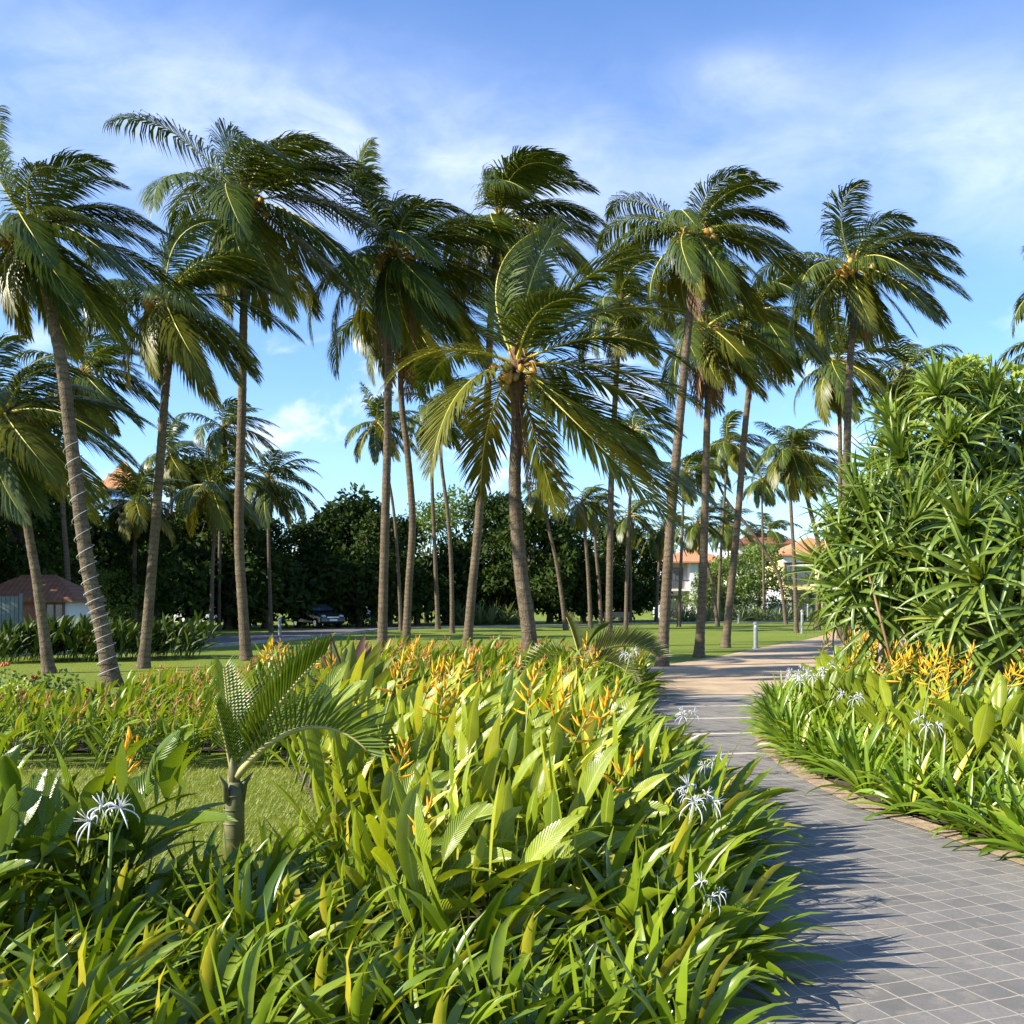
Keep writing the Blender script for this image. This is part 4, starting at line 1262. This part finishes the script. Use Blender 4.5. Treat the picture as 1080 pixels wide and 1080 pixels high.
def leaf_cloud(centers, per, size, seed, spread, elong=1.8):
    """many small leaf-shaped quads gathered in clumps"""
    rg = np.random.default_rng(seed)
    mb = MB()
    for (c, r) in centers:
        n = int(per * (r / spread) ** 2) if spread else per
        d = nrm(rg.normal(size=(n, 3)))
        rad = r * rg.uniform(0.35, 1.0, (n, 1)) ** 0.6
        p = np.array(c) + d * rad * np.array([1, 1, 0.8])
        a = nrm(d * 0.6 + rg.normal(size=(n, 3)) * 0.7 + np.array([0.25, 0, -0.15]))
        b = nrm(np.cross(a, rg.normal(size=(n, 3))))
        s = size * rg.uniform(0.6, 1.3, (n, 1))
        V = np.stack([p, p + a * s * 0.5 + b * s / elong * 0.5, p + a * s, p + a * s * 0.5 - b * s / elong * 0.5], 1).reshape(-1, 3)
        cr = rg.random()
        mb.add(V.tolist(), [(4 * i, 4 * i + 1, 4 * i + 2, 4 * i + 3) for i in range(n)], 0, np.repeat(np.clip(cr * 0.5 + rg.random(n) * 0.5, 0, 0.89), 4).tolist())
    return mb


def tree_meshes(seed, H, W, mat, leaf=0.24, nc=46, per=95):
    rg = random.Random(seed)
    cs = []
    for i in range(nc):
        a = rg.uniform(0, 6.28); zz = rg.uniform(0.22, 1.0)
        prof = math.sin(math.pi * min(1, 0.22 + zz * 0.76)) ** 0.6
        r = W * prof * math.sqrt(rg.random()) * 0.95
        cs.append(((math.cos(a) * r, math.sin(a) * r, zz * H - 0.5 * prof * 0), rg.uniform(0.12, 0.25) * W + 0.25))
    mb = leaf_cloud(cs, per, leaf, seed, 0.9)
    crown = mb.mesh("crown", mat)
    t = MB()
    t.tube([(0, 0, -0.05), (0.05, 0, H * 0.3), (0, 0.1, H * 0.62)], [0.2, 0.15, 0.08], 8)
    for i in range(9):
        c = cs[(i * 4) % nc][0]
        z0 = H * rg.uniform(0.2, 0.5)
        t.tube([(0, 0, z0), (c[0] * 0.5, c[1] * 0.5, (z0 + c[2]) / 2 + 0.2), c], [0.08, 0.05, 0.02], 5)
    return crown, t.mesh("trunk", MAT['bark'])


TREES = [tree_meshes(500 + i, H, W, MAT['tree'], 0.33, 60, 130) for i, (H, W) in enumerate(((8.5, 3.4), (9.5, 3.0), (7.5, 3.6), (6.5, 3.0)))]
TREEL = [tree_meshes(520 + i, H, W, MAT['tree_lit'], 0.26) for i, (H, W) in enumerate(((8.0, 3.2), (5.5, 3.2)))]
UNDER = [tree_meshes(540 + i, 3.0, 2.2, MAT['tree'], 0.30, 34, 120) for i in range(2)]


def tree(x, y, kind, s, label, group=None, rz=0.0, name="broadleaf_tree"):
    root = empty(name, (x, y, 0), label, "tree" if name != "bush" else "bush", group, rz, s)
    link("crown", kind[0], root)
    link("trunk", kind[1], root)


TG = "dark trees of the thicket behind the road"
rt = random.Random(8)
# a row of dark broadleaf trees: tops follow the photograph's skyline
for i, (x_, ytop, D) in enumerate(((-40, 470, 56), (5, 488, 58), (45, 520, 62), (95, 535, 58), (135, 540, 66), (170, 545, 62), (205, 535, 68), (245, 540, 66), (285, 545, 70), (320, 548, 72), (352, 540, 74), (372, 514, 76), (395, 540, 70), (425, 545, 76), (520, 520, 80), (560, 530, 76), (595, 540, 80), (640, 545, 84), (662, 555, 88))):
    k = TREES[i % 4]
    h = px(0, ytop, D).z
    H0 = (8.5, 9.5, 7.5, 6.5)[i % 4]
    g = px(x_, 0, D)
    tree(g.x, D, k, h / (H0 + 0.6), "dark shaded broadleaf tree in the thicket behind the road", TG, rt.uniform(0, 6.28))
for i, (x_, D) in enumerate(((-30, 60), (20, 60), (70, 66), (120, 60), (165, 58), (200, 62), (240, 62), (280, 64), (315, 70), (345, 70), (380, 68), (410, 72), (440, 74), (470, 78), (510, 78), (545, 80), (580, 82), (615, 84), (640, 88), (655, 92))):
    g = px(x_, 0, D)
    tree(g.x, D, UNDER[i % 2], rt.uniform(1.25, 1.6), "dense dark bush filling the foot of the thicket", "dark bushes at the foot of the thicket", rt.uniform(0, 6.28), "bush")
for x_, ytop, D, k, lab in ((478, 515, 84, 0, "sunlit green tree beyond the thin palm pair, above the pale strap plants"), (450, 530, 82, 0, "sunlit green tree next to the heavy-fruited palm trunk"), (15, 455, 50, 0, "tall leafy tree with lit leaves above the tiled roof"),
                           (762, 592, 92, 1, "bright bush hiding the corner of the shaded balcony house"), (775, 583, 94, 1, "bright rounded tree between the two houses"), (800, 572, 97, 1, "tallest bright tree, next to the bright house wall"), (748, 606, 97, 1, "small bright tree under the slanting palm crowns"),
                           (120, 600, 50, 1, "light green bush behind the rope-lit palm"), (694, 560, 114, 0, "mid green tree beside the shaded balcony house"),
                           (918, 600, 80, 1, "green tree seen under the pandanus beyond the lawn"), (960, 600, 70, 1, "dense green bush behind the pandanus foot"), (1040, 590, 60, 0, "green tree at the edge behind the pandanus")):
    g = px(x_, 0, D); h = px(0, ytop, D).z
    tree(g.x, D, TREEL[k], h / ((8.0, 5.5)[k] + 0.5), lab, "lit trees among the houses", rt.uniform(0, 6.28))

for x_, y_, sc2 in ((-25.5, 31, 1.15), (-28, 38, 1.3), (-24.5, 40, 1.15), (-21, 44, 1.05), (-18.5, 51, 0.66), (-17.2, 63.5, 0.85), (-21.5, 60, 0.72), (-20.5, 66, 1.1), (-15.6, 66.5, 0.5), (-24.5, 36, 1.05), (-31, 46, 1.4), (-36, 55, 1.5), (-24, 50, 1.1), (-41, 64, 1.6)):  # trees added to shade shed, planting, road and car; several out of view
    tree(x_, y_, TREES[1], sc2, "tall tree past the small shed, added to shade planting, road and car", "added shade trees past the shed", rt.uniform(0, 6))

# far wood closing the horizon
mbw = leaf_cloud([((rt.uniform(-170, 170), rt.uniform(150, 175), rt.uniform(1, 9)), rt.uniform(3, 5)) for _ in range(150)], 60, 1.3, 31, 3.0)
tag(mbw.obj("distant_treeline", MAT['tree']), "distant band of trees closing the view behind the houses", "trees", kind='stuff')


# shrub with red flowers near the grass patch
def shrub(loc, r, label, seed, mat, flowers=0, leaf=0.07, per=150):
    rg = random.Random(seed)
    root = empty("leafy_shrub", loc, label, "shrub")
    cs = [((rg.gauss(0, r * 0.45), rg.gauss(0, r * 0.35), rg.uniform(0.15, 0.95) * r), r * rg.uniform(0.25, 0.42)) for _ in range(16)]
    leaf_cloud(cs, per, leaf, seed, r * 0.35, 2.0).obj("foliage", mat, root)
    st = MB()
    for i in range(8):
        c = cs[i][0]
        st.tube([(rg.gauss(0, 0.04), rg.gauss(0, 0.04), -0.02), (c[0] * 0.5, c[1] * 0.5, c[2] * 0.6), c], [0.012, 0.009, 0.004], 5)
    st.obj("stem", MAT['bark'], root)
    for i in range(flowers):
        c = cs[i][0]
        f = MB()
        for k in range(26):
            d = Vector((rg.gauss(0, 1), rg.gauss(0, 1), abs(rg.gauss(0, 0.7)))).normalized()
            f.ball(d * 0.045, 0.014, 5, 4, rnd=rg.random())
        f.obj("flower_head", MAT['red'], root, (c[0], c[1] - r * 0.25, c[2] + r * 0.32))


g = px(48, 0, 13.2); shrub((g.x, 13.2, 0), 0.75, "dark leafy shrub with a few red flowers in front of the low leaning palm", 61, MAT['shrub'], 3)
g = px(88, 0, 12.6); shrub((g.x, 12.6, 0), 0.45, "smaller leafy shrub with one red flower next to the dark shrub", 62, MAT['shrub'], 1)
g = px(8, 0, 12.4); shrub((g.x, 12.4, 0), 0.55, "yellow-green shrub with pale leaves at the grass patch end", 63, MAT['pale'], 0)
g = px(1008, 0, 14.2); shrub((g.x, 14.2, px(0, 415, 14.2).z - 0.15), 0.55, "pale creeper with broad light leaves topping the pandanus", 64, MAT['pale'], 0, 0.16, 60)
g = px(1078, 0, 14.5); shrub((g.x, 14.5, px(0, 450, 14.5).z), 0.5, "second pale creeper clump at the pandanus edge", 65, MAT['pale'], 0, 0.16, 50)


# ------------------------------------------------------------------ pandanus
def rosette_mesh(seed, n=40, L=0.86, W=0.039):
    rg = random.Random(seed)
    mb = MB()
    for i in range(n):
        u = (i + 0.5) / n
        az = i * 2.4 + rg.gauss(0, 0.15)
        el = R(86 - 95 * u ** 1.1 + rg.gauss(0, 6))
        l = L * (0.5 + 0.6 * u ** 0.6) * rg.uniform(0.9, 1.1)
        z = 0.16 * (1 - u)
        blade(mb, (math.cos(az) * 0.02, math.sin(az) * 0.02, z), az, el, l, W * rg.uniform(0.85, 1.15), 0.45 + 3.8 * u * rg.uniform(0.5, 1.3), 0.08, 7, 'taper', 0.55, rg.random(), twist=rg.gauss(0, 0.2))
    return mb.mesh("leaf_rosette", MAT['pandan'])


ROS = [rosette_mesh(700 + i) for i in range(5)]
ROSH = [rosette_mesh(710 + i, 38, 1.2, 0.039) for i in range(3)]


def pandanus(cx, cy, D, rx, rz_, n, label, seed, hang=False, s=1.0):
    rg = random.Random(seed)
    c = px(cx, cy, D)
    rxm = rx / 1080 * D; rzm = rz_ / 1080 * D
    root = empty("pandanus_tree", (c.x, c.y, 0), label, "pandanus")
    tr = MB()
    hub = Vector((0, 0, max(0.4, c.z - rzm * 0.7)))
    tr.tube([(0.1, 0, -0.05), (0.03, 0.05, hub.z * 0.5), hub], [0.05, 0.05, 0.05], 9)
    for i in range(7):
        a = i * 0.9
        tr.tube([(math.cos(a) * 0.5, math.sin(a) * 0.5, -0.05), (math.cos(a) * 0.25, math.sin(a) * 0.25, 0.45), (0, 0, 0.9)], [0.03, 0.03, 0.03], 6)
    for i in range(n):
        u = (i + 0.5) / n
        z = 1 - 2.0 * u
        rr = math.sqrt(max(0, 1 - z * z))
        a = i * 2.39996 + seed
        d = Vector((math.cos(a) * rr, math.sin(a) * rr, z))
        q = Vector((d.x * rxm, d.y * rxm, d.z * rzm)) * rg.uniform(0.66, 1.08)
        p = Vector((0, 0, c.z)) + q
        ax = Vector((d.x, d.y, max(0.25, d.z + 0.55))).normalized()
        tr.tube([hub, hub.lerp(p, 0.55) + Vector((0, 0, -0.08)), p], [0.035, 0.03, 0.028], 6)
        rot = (Vector((0, 0, 1)).rotation_difference(ax) @ Quaternion((0, 0, 1), rg.uniform(0, 6.28))).to_euler()
        low = z < -0.05
        link("leaf_rosette", (ROSH if low or hang else ROS)[rg.randrange(3)], root, p, rot, s * rg.uniform(0.85, 1.12))
    tr.obj("trunk", MAT['pandan_wood'], root)
    return root


pandanus(1012, 478, 14.0, 66, 72, 22, "tall pandanus with dense strap leaf heads, creeper on its top", 3, s=0.95)
pandanus(930, 588, 12.6, 46, 68, 23, "smaller pandanus with long hanging leaves nearest the sandy path", 7, True, 0.85)
pandanus(985, 540, 13.4, 54, 70, 16, "middle pandanus of upright leaf heads between the tall and the hanging ones", 5, s=0.9)
pandanus(1055, 610, 11.6, 64, 72, 20, "pandanus with big spreading leaf heads and a yellowed inner leaf", 9, s=0.92)
g = px(935, 690, 11.5)
mb = MB()
mb.tube([px(945, 715, 11.5), px(928, 650, 11.7), px(915, 600, 12.0)], [0.02, 0.016, 0.012], 6)
tag(mb.obj("dead_branch", MAT['rachis_dry']), "bare thin brown branch leaning up into the hanging pandanus", "branch")

# ------------------------------------------------------------------ hedge and strap plants
mb = MB()
rg = np.random.default_rng(9)


def hedge(name, label, x0, x1, y0, y1, h, n, mat, leaf, seed):
    rg = np.random.default_rng(seed)
    m = MB()
    p = np.stack([rg.uniform(x0, x1, n), rg.uniform(y0, y1, n), rg.uniform(0, h, n)], 1)
    # push leaves to the faces
    f = rg.integers(0, 3, n)
    p[f == 0, 2] = h + rg.normal(0, 0.04, (f == 0).sum())
    p[f == 1, 1] = y0 + rg.normal(0, 0.05, (f == 1).sum())
    a = nrm(rg.normal(size=(n, 3))); b = nrm(np.cross(a, rg.normal(size=(n, 3)))); s = leaf * rg.uniform(0.6, 1.3, (n, 1))
    V = np.stack([p, p + a * s * .5 + b * s * .28, p + a * s, p + a * s * .5 - b * s * .28], 1).reshape(-1, 3)
    m.add(V.tolist(), [(4 * i, 4 * i + 1, 4 * i + 2, 4 * i + 3) for i in range(n)], 0, np.repeat(rg.random(n) * 0.85, 4).tolist())
    root = empty(name, (0, 0, 0), label, "hedge")
    m.obj("foliage", mat, root)
    s_ = MB()
    for i in range(int((x1 - x0) / 0.6)):
        xx = x0 + 0.3 + i * 0.6
        s_.tube([(xx, (y0 + y1) / 2, -0.02), (xx + 0.05, (y0 + y1) / 2, h * 0.5), (xx, (y0 + y1) / 2 + 0.1, h * 0.85)], [0.03, 0.025, 0.015], 5)
    s_.obj("stem", MAT['bark'], root)


hedge("clipped_hedge", "long dark clipped hedge in front of the two far houses", 13, 44, 95, 96.4, 1.75, 9000, MAT['shrub'], 0.18, 4)
STRAP = [lily_mesh(800 + i, MAT['strap'], 22, L=1.15, W=0.05, wind=0.1, droop=0.55) for i in range(4)]
for i in range(58):
    x = rt.uniform(13.2, 33); y = rt.uniform(86, 90) if x < 24 else rt.uniform(92, 94)
    o = link("strap_plant", STRAP[i % 4], None, (x, y, 0), (0, 0, rt.uniform(0, 6.28)), rt.uniform(0.8, 1.25))
    tag(o, "pale strappy plant in the row between far path and clipped hedge", "plant", "pale plants along the far path")
for i in range(34):
    x = rt.uniform(-4.8, 1.2); y = rt.uniform(74, 78)
    o = link("strap_plant", STRAP[i % 4], None, (x, y, 0), (0, 0, rt.uniform(0, 6.28)), rt.uniform(1.0, 1.6))
    tag(o, "pale strappy plant in the clump before the dark thicket", "plant", "pale plants before the thicket")
# dark flowering hedge by the shed
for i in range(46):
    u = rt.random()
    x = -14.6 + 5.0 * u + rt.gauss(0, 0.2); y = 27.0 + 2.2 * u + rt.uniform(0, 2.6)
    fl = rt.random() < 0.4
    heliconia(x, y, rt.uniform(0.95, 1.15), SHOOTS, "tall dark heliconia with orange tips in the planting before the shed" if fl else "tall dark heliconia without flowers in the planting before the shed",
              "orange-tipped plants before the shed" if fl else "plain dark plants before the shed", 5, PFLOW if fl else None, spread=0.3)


# ------------------------------------------------------------------ bollards, bench, car, crows
def bollard(x, y, h, label, tilt=0.0):
    g = px(x, y, 1.0)
    D = CAMH * 1080 / (y - HOR)
    w = px(x, y, D)
    root = empty("bollard_light", (w.x, D, 0), label, "bollard", "bollard lights by the paths")
    root.rotation_euler = (0, tilt, 0)
    p = MB()
    p.tube([(0, 0, -0.02), (0, 0, 0.03)], [0.13, 0.13], 14)
    p.tube([(0, 0, 0.03), (0, 0, h * 0.80)], [0.075, 0.075], 14)
    p.obj("post", MAT['metal'], root, smooth=False)
    l = MB(); l.tube([(0, 0, h * 0.80), (0, 0, h * 0.9)], [0.062, 0.062], 12); l.obj("lamp_lens", MAT['lens'], root, smooth=False)
    c = MB(); c.tube([(0, 0, h * 0.9), (0, 0, h * 0.94), (0, 0, h)], [0.10, 0.10, 0.05], 14); c.obj("cap", MAT['metal'], root, smooth=False)


bollard(797, 684, 0.95, "grey metal bollard light standing at the lawn corner of the sandy path")
bollard(846, 668, 1.25, "pale bollard light at the trunk of the dark round-crowned palm")
bollard(878, 661, 1.45, "slightly tilted white bollard light farther along the sandy path, near the pandanus", -0.09)
bollard(779, 657.5, 0.75, "short pale bollard by the far path and strappy plants")
bollard(852, 655, 1.5, "thin grey bollard just before the clipped hedge")
bollard(295, 671, 0.95, "lone bollard beside the road, behind the young feather palm")

w = px(651, 0, 72)
bench = empty("park_bench", (w.x, 72, 0), "dark park bench on the far lawn beside the path", "bench")
m = MB()
for i in range(4): m.box((-0.9, -0.25 + i * 0.13, 0.43), (0.9, -0.14 + i * 0.13, 0.47))
m.obj("seat", MAT['dark'], bench, smooth=False)
m = MB()
for i in range(3): m.box((-0.9, 0.29, 0.55 + i * 0.14), (0.9, 0.33, 0.66 + i * 0.14))
m.obj("backrest", MAT['dark'], bench, smooth=False)
for sx in (-0.8, 0.74):
    m = MB(); m.box((sx, -0.24, 0), (sx + 0.06, -0.18, 0.427)); m.obj("leg", MAT['dark'], bench, smooth=False)
    m = MB(); m.box((sx, 0.335, 0), (sx + 0.06, 0.395, 0.95)); m.obj("leg", MAT['dark'], bench, smooth=False)


def car():
    D = 66
    w = px(335, 0, D)
    root = empty("parked_car", (w.x, D, 0.0), "dark parked car half hidden in the shade of the thicket", "car", None, R(-52))
    # profile along x (front = +x)
    prof = [(-2.1, 0.32), (-2.15, 0.7), (-2.08, 1.0), (-1.75, 1.38), (-1.2, 1.52), (-0.1, 1.52), (0.75, 1.05), (1.75, 0.93), (2.08, 0.72), (2.12, 0.42), (2.0, 0.28)]
    m = MB()
    half = lambda z: 0.86 if z < 1.02 else 0.86 - (z - 1.02) * 0.42
    n = len(prof)
    V = [(x, -half(z), z) for x, z in prof] + [(x, half(z), z) for x, z in prof]
    F = [tuple(range(n)), tuple(range(2 * n - 1, n - 1, -1))] + [(i, n + i, n + (i + 1) % n, (i + 1) % n) for i in range(n)]
    m.add(V, F)
    b = m.obj("body", MAT['carpaint'], root, smooth=False)
    bv = b.modifiers.new("bevel", 'BEVEL'); bv.width = 0.07; bv.segments = 3; bv.limit_method = 'ANGLE'
    g_ = MB()
    g_.add([(-0.04, -0.69, 1.485), (-0.04, 0.69, 1.485), (0.70, 0.80, 1.10), (0.70, -0.80, 1.10)], [(0, 3, 2, 1)])
    g_.v = [(x + 0.012, y, z + 0.022) for x, y, z in g_.v]
    g_.obj("windscreen", MAT['glass'], root, smooth=False)
    for sg in (-1, 1):
        for x0, x1, x2, x3 in ((-1.6, -0.75, -0.75, -1.2), (-0.68, 0.55, -0.05, -0.68)):
            q = MB()
            h0, h1 = half(1.08) + 0.018, half(1.44) + 0.018
            q.add([(x0, sg * h0, 1.08), (x1, sg * h0, 1.08), (x2, sg * h1, 1.44), (x3, sg * h1, 1.44)], [(0, 1, 2, 3)])
            q.obj("side_window", MAT['glass'], root, smooth=False)
        for x in (-1.35, 1.35):
            wl = MB(); wl.tube([(x, sg * 0.68, 0.33), (x, sg * 0.89, 0.33)], [0.33, 0.33], 20)
            wo = wl.obj("wheel", MAT['rubber'], root, smooth=False)
            hb = MB(); hb.tube([(x, sg * 0.88, 0.33), (x, sg * 0.90, 0.33)], [0.21, 0.19], 12)
            hb.obj("rim", MAT['chrome'], wo, smooth=False)
        hl = MB(); hl.ball((1.98, sg * 0.62, 0.76), 0.16, 10, 6, squash=(0.75, 1.15, 0.55)); hl.obj("headlight", MAT['lens'], root)
        mi = MB(); mi.ball((0.62, sg * 0.98, 1.08), 0.11, 8, 5, squash=(0.6, 1.0, 0.7)); mi.obj("wing_mirror", MAT['carpaint'], root)
    m = MB(); m.box((2.10, -0.26, 0.46), (2.15, 0.26, 0.58)); m.obj("number_plate", MAT['white_wall'], root, smooth=False)
    m = MB(); m.box((2.06, -0.42, 0.68), (2.115, 0.42, 0.72)); m.obj("grille", MAT['chrome'], root, smooth=False)


car()


# ------------------------------------------------------------------ buildings
def hip_roof(mb, x0, x1, y0, y1, z0, z1, over=0.5, th=0.14):
    x0 -= over; x1 += over; y0 -= over; y1 += over
    w, d = x1 - x0, y1 - y0
    if w >= d:
        a, b = (x0 + d / 2, (y0 + y1) / 2), (x1 - d / 2, (y0 + y1) / 2)
    else:
        a, b = ((x0 + x1) / 2, y0 + w / 2), ((x0 + x1) / 2, y1 - w / 2)
    V = [(x0, y0, z0), (x1, y0, z0), (x1, y1, z0), (x0, y1, z0), (a[0], a[1], z1), (b[0], b[1], z1)]
    V += [(p[0], p[1], p[2] - th) for p in V[:4]]
    if w >= d: F = [(0, 1, 5, 4), (1, 2, 5), (2, 3, 4, 5), (3, 0, 4)]
    else: F = [(0, 1, 4), (1, 2, 5, 4), (2, 3, 5), (3, 0, 4, 5)]
    F += [(0, 6, 7, 1), (1, 7, 8, 2), (2, 8, 9, 3), (3, 9, 6, 0), (6, 9, 8, 7)]
    mb.add(V, F)


def window(parent, x, y, z, w, h, axis='y', frame=None, bars=1):
    """window standing on a wall that faces the camera (axis y) or faces -x (axis x)"""
    f = MB(); p = MB()
    fr = 0.09
    def bx(m, a0, a1, z0, z1, t0, t1):
        if axis == 'y': m.box((x + a0, y - t1, z + z0), (x + a1, y - t0, z + z1))
        else: m.box((x - t1, y + a0, z + z0), (x - t0, y + a1, z + z1))
    bx(f, -w / 2 - fr, -w / 2, -fr, h + fr, -0.05, 0.06); bx(f, w / 2, w / 2 + fr, -fr, h + fr, -0.05, 0.06)
    bx(f, -w / 2, w / 2, h, h + fr, -0.05, 0.06); bx(f, -w / 2, w / 2, -fr, 0, -0.05, 0.06)
    for i in range(bars):
        c = -w / 2 + w * (i + 1) / (bars + 1)
        bx(f, c - 0.03, c + 0.03, 0, h, -0.05, 0.05)
    bx(p, -w / 2, w / 2, 0, h, -0.03, 0.02)
    fo = f.obj("window", frame or MAT['wood'], parent, smooth=False)
    p.obj("pane", MAT['glass'], fo, smooth=False)


def box_obj(name, lo, hi, mat, parent):
    m = MB(); m.box(lo, hi)
    return m.obj(name, mat, parent, smooth=False)


# small shed by the dark planting
D = 40
S = px(28, 0, D)
shed = empty("garden_shed", (S.x, D, 0), "small shed with brown tiled hip roof behind the dark planting", "shed")
m = MB(); m.box((-1.7, 0, 0), (0.55, 2.2, 1.85)); m.obj("wall", MAT['brick'], shed, smooth=False)
m = MB(); m.box((0.55, 0.003, 0), (1.65, 2.197, 1.85)); m.obj("white_wall", MAT['white_wall'], shed, smooth=False)
m = MB(); hip_roof(m, -1.8, 1.75, 0, 2.2, 1.8, 2.75, 0.35); m.obj("roof", MAT['tiles_brown'], shed, smooth=False)
window(shed, 1.1, 0.0, 0.75, 0.62, 0.8)
gate = empty("sheet_gate", (px(2, 0, 36).x, 36, 0), "dull green sheet metal gate beside the small shed", "gate")
m = MB()
for i in range(9): m.box((-0.75 + i * 0.15, 0, 0.05), (-0.75 + i * 0.15 + 0.13, 0.04 + 0.02 * (i % 2), 1.85))
m.obj("panel", MAT['green_metal'], gate, smooth=False)
for xx in (-0.85, 0.62):
    box_obj("gate_post", (xx, -0.02, 0), (xx + 0.08, 0.08, 1.95), MAT['green_metal'], gate)

# villa behind the trees with tower
vil = empty("tiled_villa", (-38, 84, 0), "white villa with orange tiled roofs and square tower behind the trees", "villa")
box_obj("wall", (-9, 0, 0), (6.5, 9, 5.0), MAT['white_wall'], vil)
m = MB(); hip_roof(m, -9, 6.5, 0, 9, 4.9, 7.6, 0.7); m.obj("roof", MAT['tiles'], vil, smooth=False)
box_obj("tower", (3.6, 2.0, 5.0), (6.4, 4.8, 11.4), MAT['blue_wall'], vil)
m = MB(); hip_roof(m, 3.6, 6.4, 2.0, 4.8, 11.3, 13.7, 0.35); m.obj("tower_roof", MAT['tiles'], vil, smooth=False)
box_obj("wing_wall", (6.5, 1.0, 0), (12.8, 9, 8.2), MAT['white_wall'], vil)
m = MB(); hip_roof(m, 6.5, 12.8, 1, 9, 8.2, 9.6, 0.4); m.obj("wing_roof", MAT['tiles_brown'], vil, smooth=False)
for x in (-7, -4, -1, 2): window(vil, x, 0, 2.6, 1.2, 1.4)
for x in (8.2, 10.8): window(vil, x, 1.0, 5.2, 1.2, 1.6)
window(vil, 5.0, 2.0, 8.6, 1.2, 1.5)
bal = MB()
for i in range(14): bal.box((-1.2 + i * 0.3, -1.2, 1.9), (-1.12 + i * 0.3, -1.14, 2.8))
bal.box((-1.3, -1.22, 2.8), (3.1, -1.12, 2.88)); bal.box((-1.3, -1.25, 1.75), (3.1, 0, 1.9))
bal.obj("balcony_rail", MAT['white_wall'], vil, smooth=False)
vil2 = empty("low_house", (-16.5, 96, 0), "pale low house glimpsed through the thicket with tiled roof", "house")
box_obj("wall", (-4, 0, 0), (4, 6, 7.4), MAT['white_wall'], vil2)
m = MB(); hip_roof(m, -4, 4, 0, 6, 7.4, 9.0, 0.5); m.obj("roof", MAT['tiles'], vil2, smooth=False)
for x in (-2, 1.5): window(vil2, x, 0, 5, 1.3, 1.4)

# shaded balcony house
hA = empty("balcony_house", (px(722, 0, 101).x, 101, 0), "two-storey grey white house with shaded balcony and orange roof", "house")
box_obj("wall", (-1.9, 1.6, 0), (4.2, 9, 5.6), MAT['grey_wall'], hA)
box_obj("side_wall", (0.55, 0.0, 0), (1.35, 1.597, 5.6), MAT['white_wall'], hA)
box_obj("balcony_slab", (-1.9, 0.1, 2.75), (0.547, 1.597, 2.95), MAT['white_wall'], hA)
m = MB()
for i in range(12): m.box((-1.85 + i * 0.2, 0.12, 2.95), (-1.82 + i * 0.2, 0.15, 3.75))
m.box((-1.9, 0.1, 3.75), (0.547, 0.17, 3.83)); m.obj("balcony_rail", MAT['dark'], hA, smooth=False)
window(hA, -0.7, 1.6, 3.1, 1.5, 1.9); window(hA, -0.7, 1.6, 0.2, 1.5, 2.0)
m = MB(); hip_roof(m, -1.9, 4.2, 0, 9, 5.65, 7.2, 0.5); m.obj("roof", MAT['tiles'], hA, smooth=False)

# bright house
hB = empty("cream_house", (px(848, 0, 106).x, 106, 0), "bright cream two-storey house with tiled roof past the lawn", "house")
box_obj("wall", (-2.2, 0, 3.2), (5.5, 9, 6.5), MAT['cream_wall'], hB)
box_obj("ground_floor", (-2.0, 1.2, 0), (5.3, 9, 3.197), MAT['grey_wall'], hB)
box_obj("bay_wall", (-2.25, -0.3, 5.75), (5.55, -0.003, 6.45), MAT['white_wall'], hB)
box_obj("corner_pillar", (1.15, -0.35, 3.2), (1.75, -0.003, 5.747), MAT['cream_wall'], hB)
box_obj("corner_pillar", (4.2, -0.35, 3.2), (4.8, -0.003, 5.747), MAT['cream_wall'], hB)
box_obj("wall_panel", (1.753, -0.12, 3.2), (4.197, -0.004, 5.745), MAT['white_wall'], hB)
box_obj("balcony_slab", (-2.4, -0.9, 2.9), (5.7, -0.003, 3.197), MAT['cream_wall'], hB)
for xx in (-2.2, 1.3, 4.6): box_obj("column", (xx, -0.8, 0), (xx + 0.4, -0.4, 2.897), MAT['cream_wall'], hB)
window(hB, 0.05, 0, 3.5, 1.9, 2.1); window(hB, -1.5, 0, 3.5, 0.9, 2.1); window(hB, 3.0, -0.12, 3.7, 1.2, 1.7)
window(hB, 0.2, 1.2, 0.2, 2.2, 2.3)
m = MB()
for i in range(20): m.box((-2.3 + i * 0.19, -0.86, 3.2), (-2.27 + i * 0.19, -0.83, 4.0))
m.box((-2.35, -0.87, 4.0), (1.6, -0.82, 4.06)); m.obj("balcony_rail", MAT['dark'], hB, smooth=False)
m = MB(); hip_roof(m, -2.2, 5.5, -0.2, 9, 6.55, 8.6, 0.6); m.obj("roof", MAT['tiles'], hB, smooth=False)
hC = empty("brown_roofed_house", (px(808, 0, 122).x, 122, 0), "larger house behind with wide brown tiled roof", "house")
box_obj("wall", (-3.4, 0, 0), (3.6, 8, 8.6), MAT['white_wall'], hC)
m = MB(); hip_roof(m, -3.4, 3.6, 0, 8, 8.6, 10.3, 0.8); m.obj("roof", MAT['tiles_brown'], hC, smooth=False)
for x in (-2, 1.4): window(hC, x, 0, 6.2, 1.4, 1.4)
for x_, z in ((1.9, 0), ):
    pass


# two crows on the palm fronds
def crow(loc, label, rz):
    root = empty("crow", loc, label, "bird", None, rz, 1.0)
    m = MB()
    m.tube([(-0.26, 0, -0.02), (-0.16, 0, 0.02), (-0.06, 0, 0.05), (0.05, 0, 0.09), (0.11, 0, 0.14), (0.15, 0, 0.17), (0.185, 0, 0.165), (0.25, 0, 0.145)], [0.02, 0.045, 0.075, 0.075, 0.05, 0.045, 0.028, 0.004], 10)
    for sg in (-1, 1):
        m.tube([(0.0, sg * 0.03, 0.0), (0.01, sg * 0.03, -0.07)], [0.008, 0.006], 5)
    m.obj("body", MAT['crow'], root)


crow(px(204, 201, 28.6), "black crow perched on a frond tip of the tallest palm", R(20))
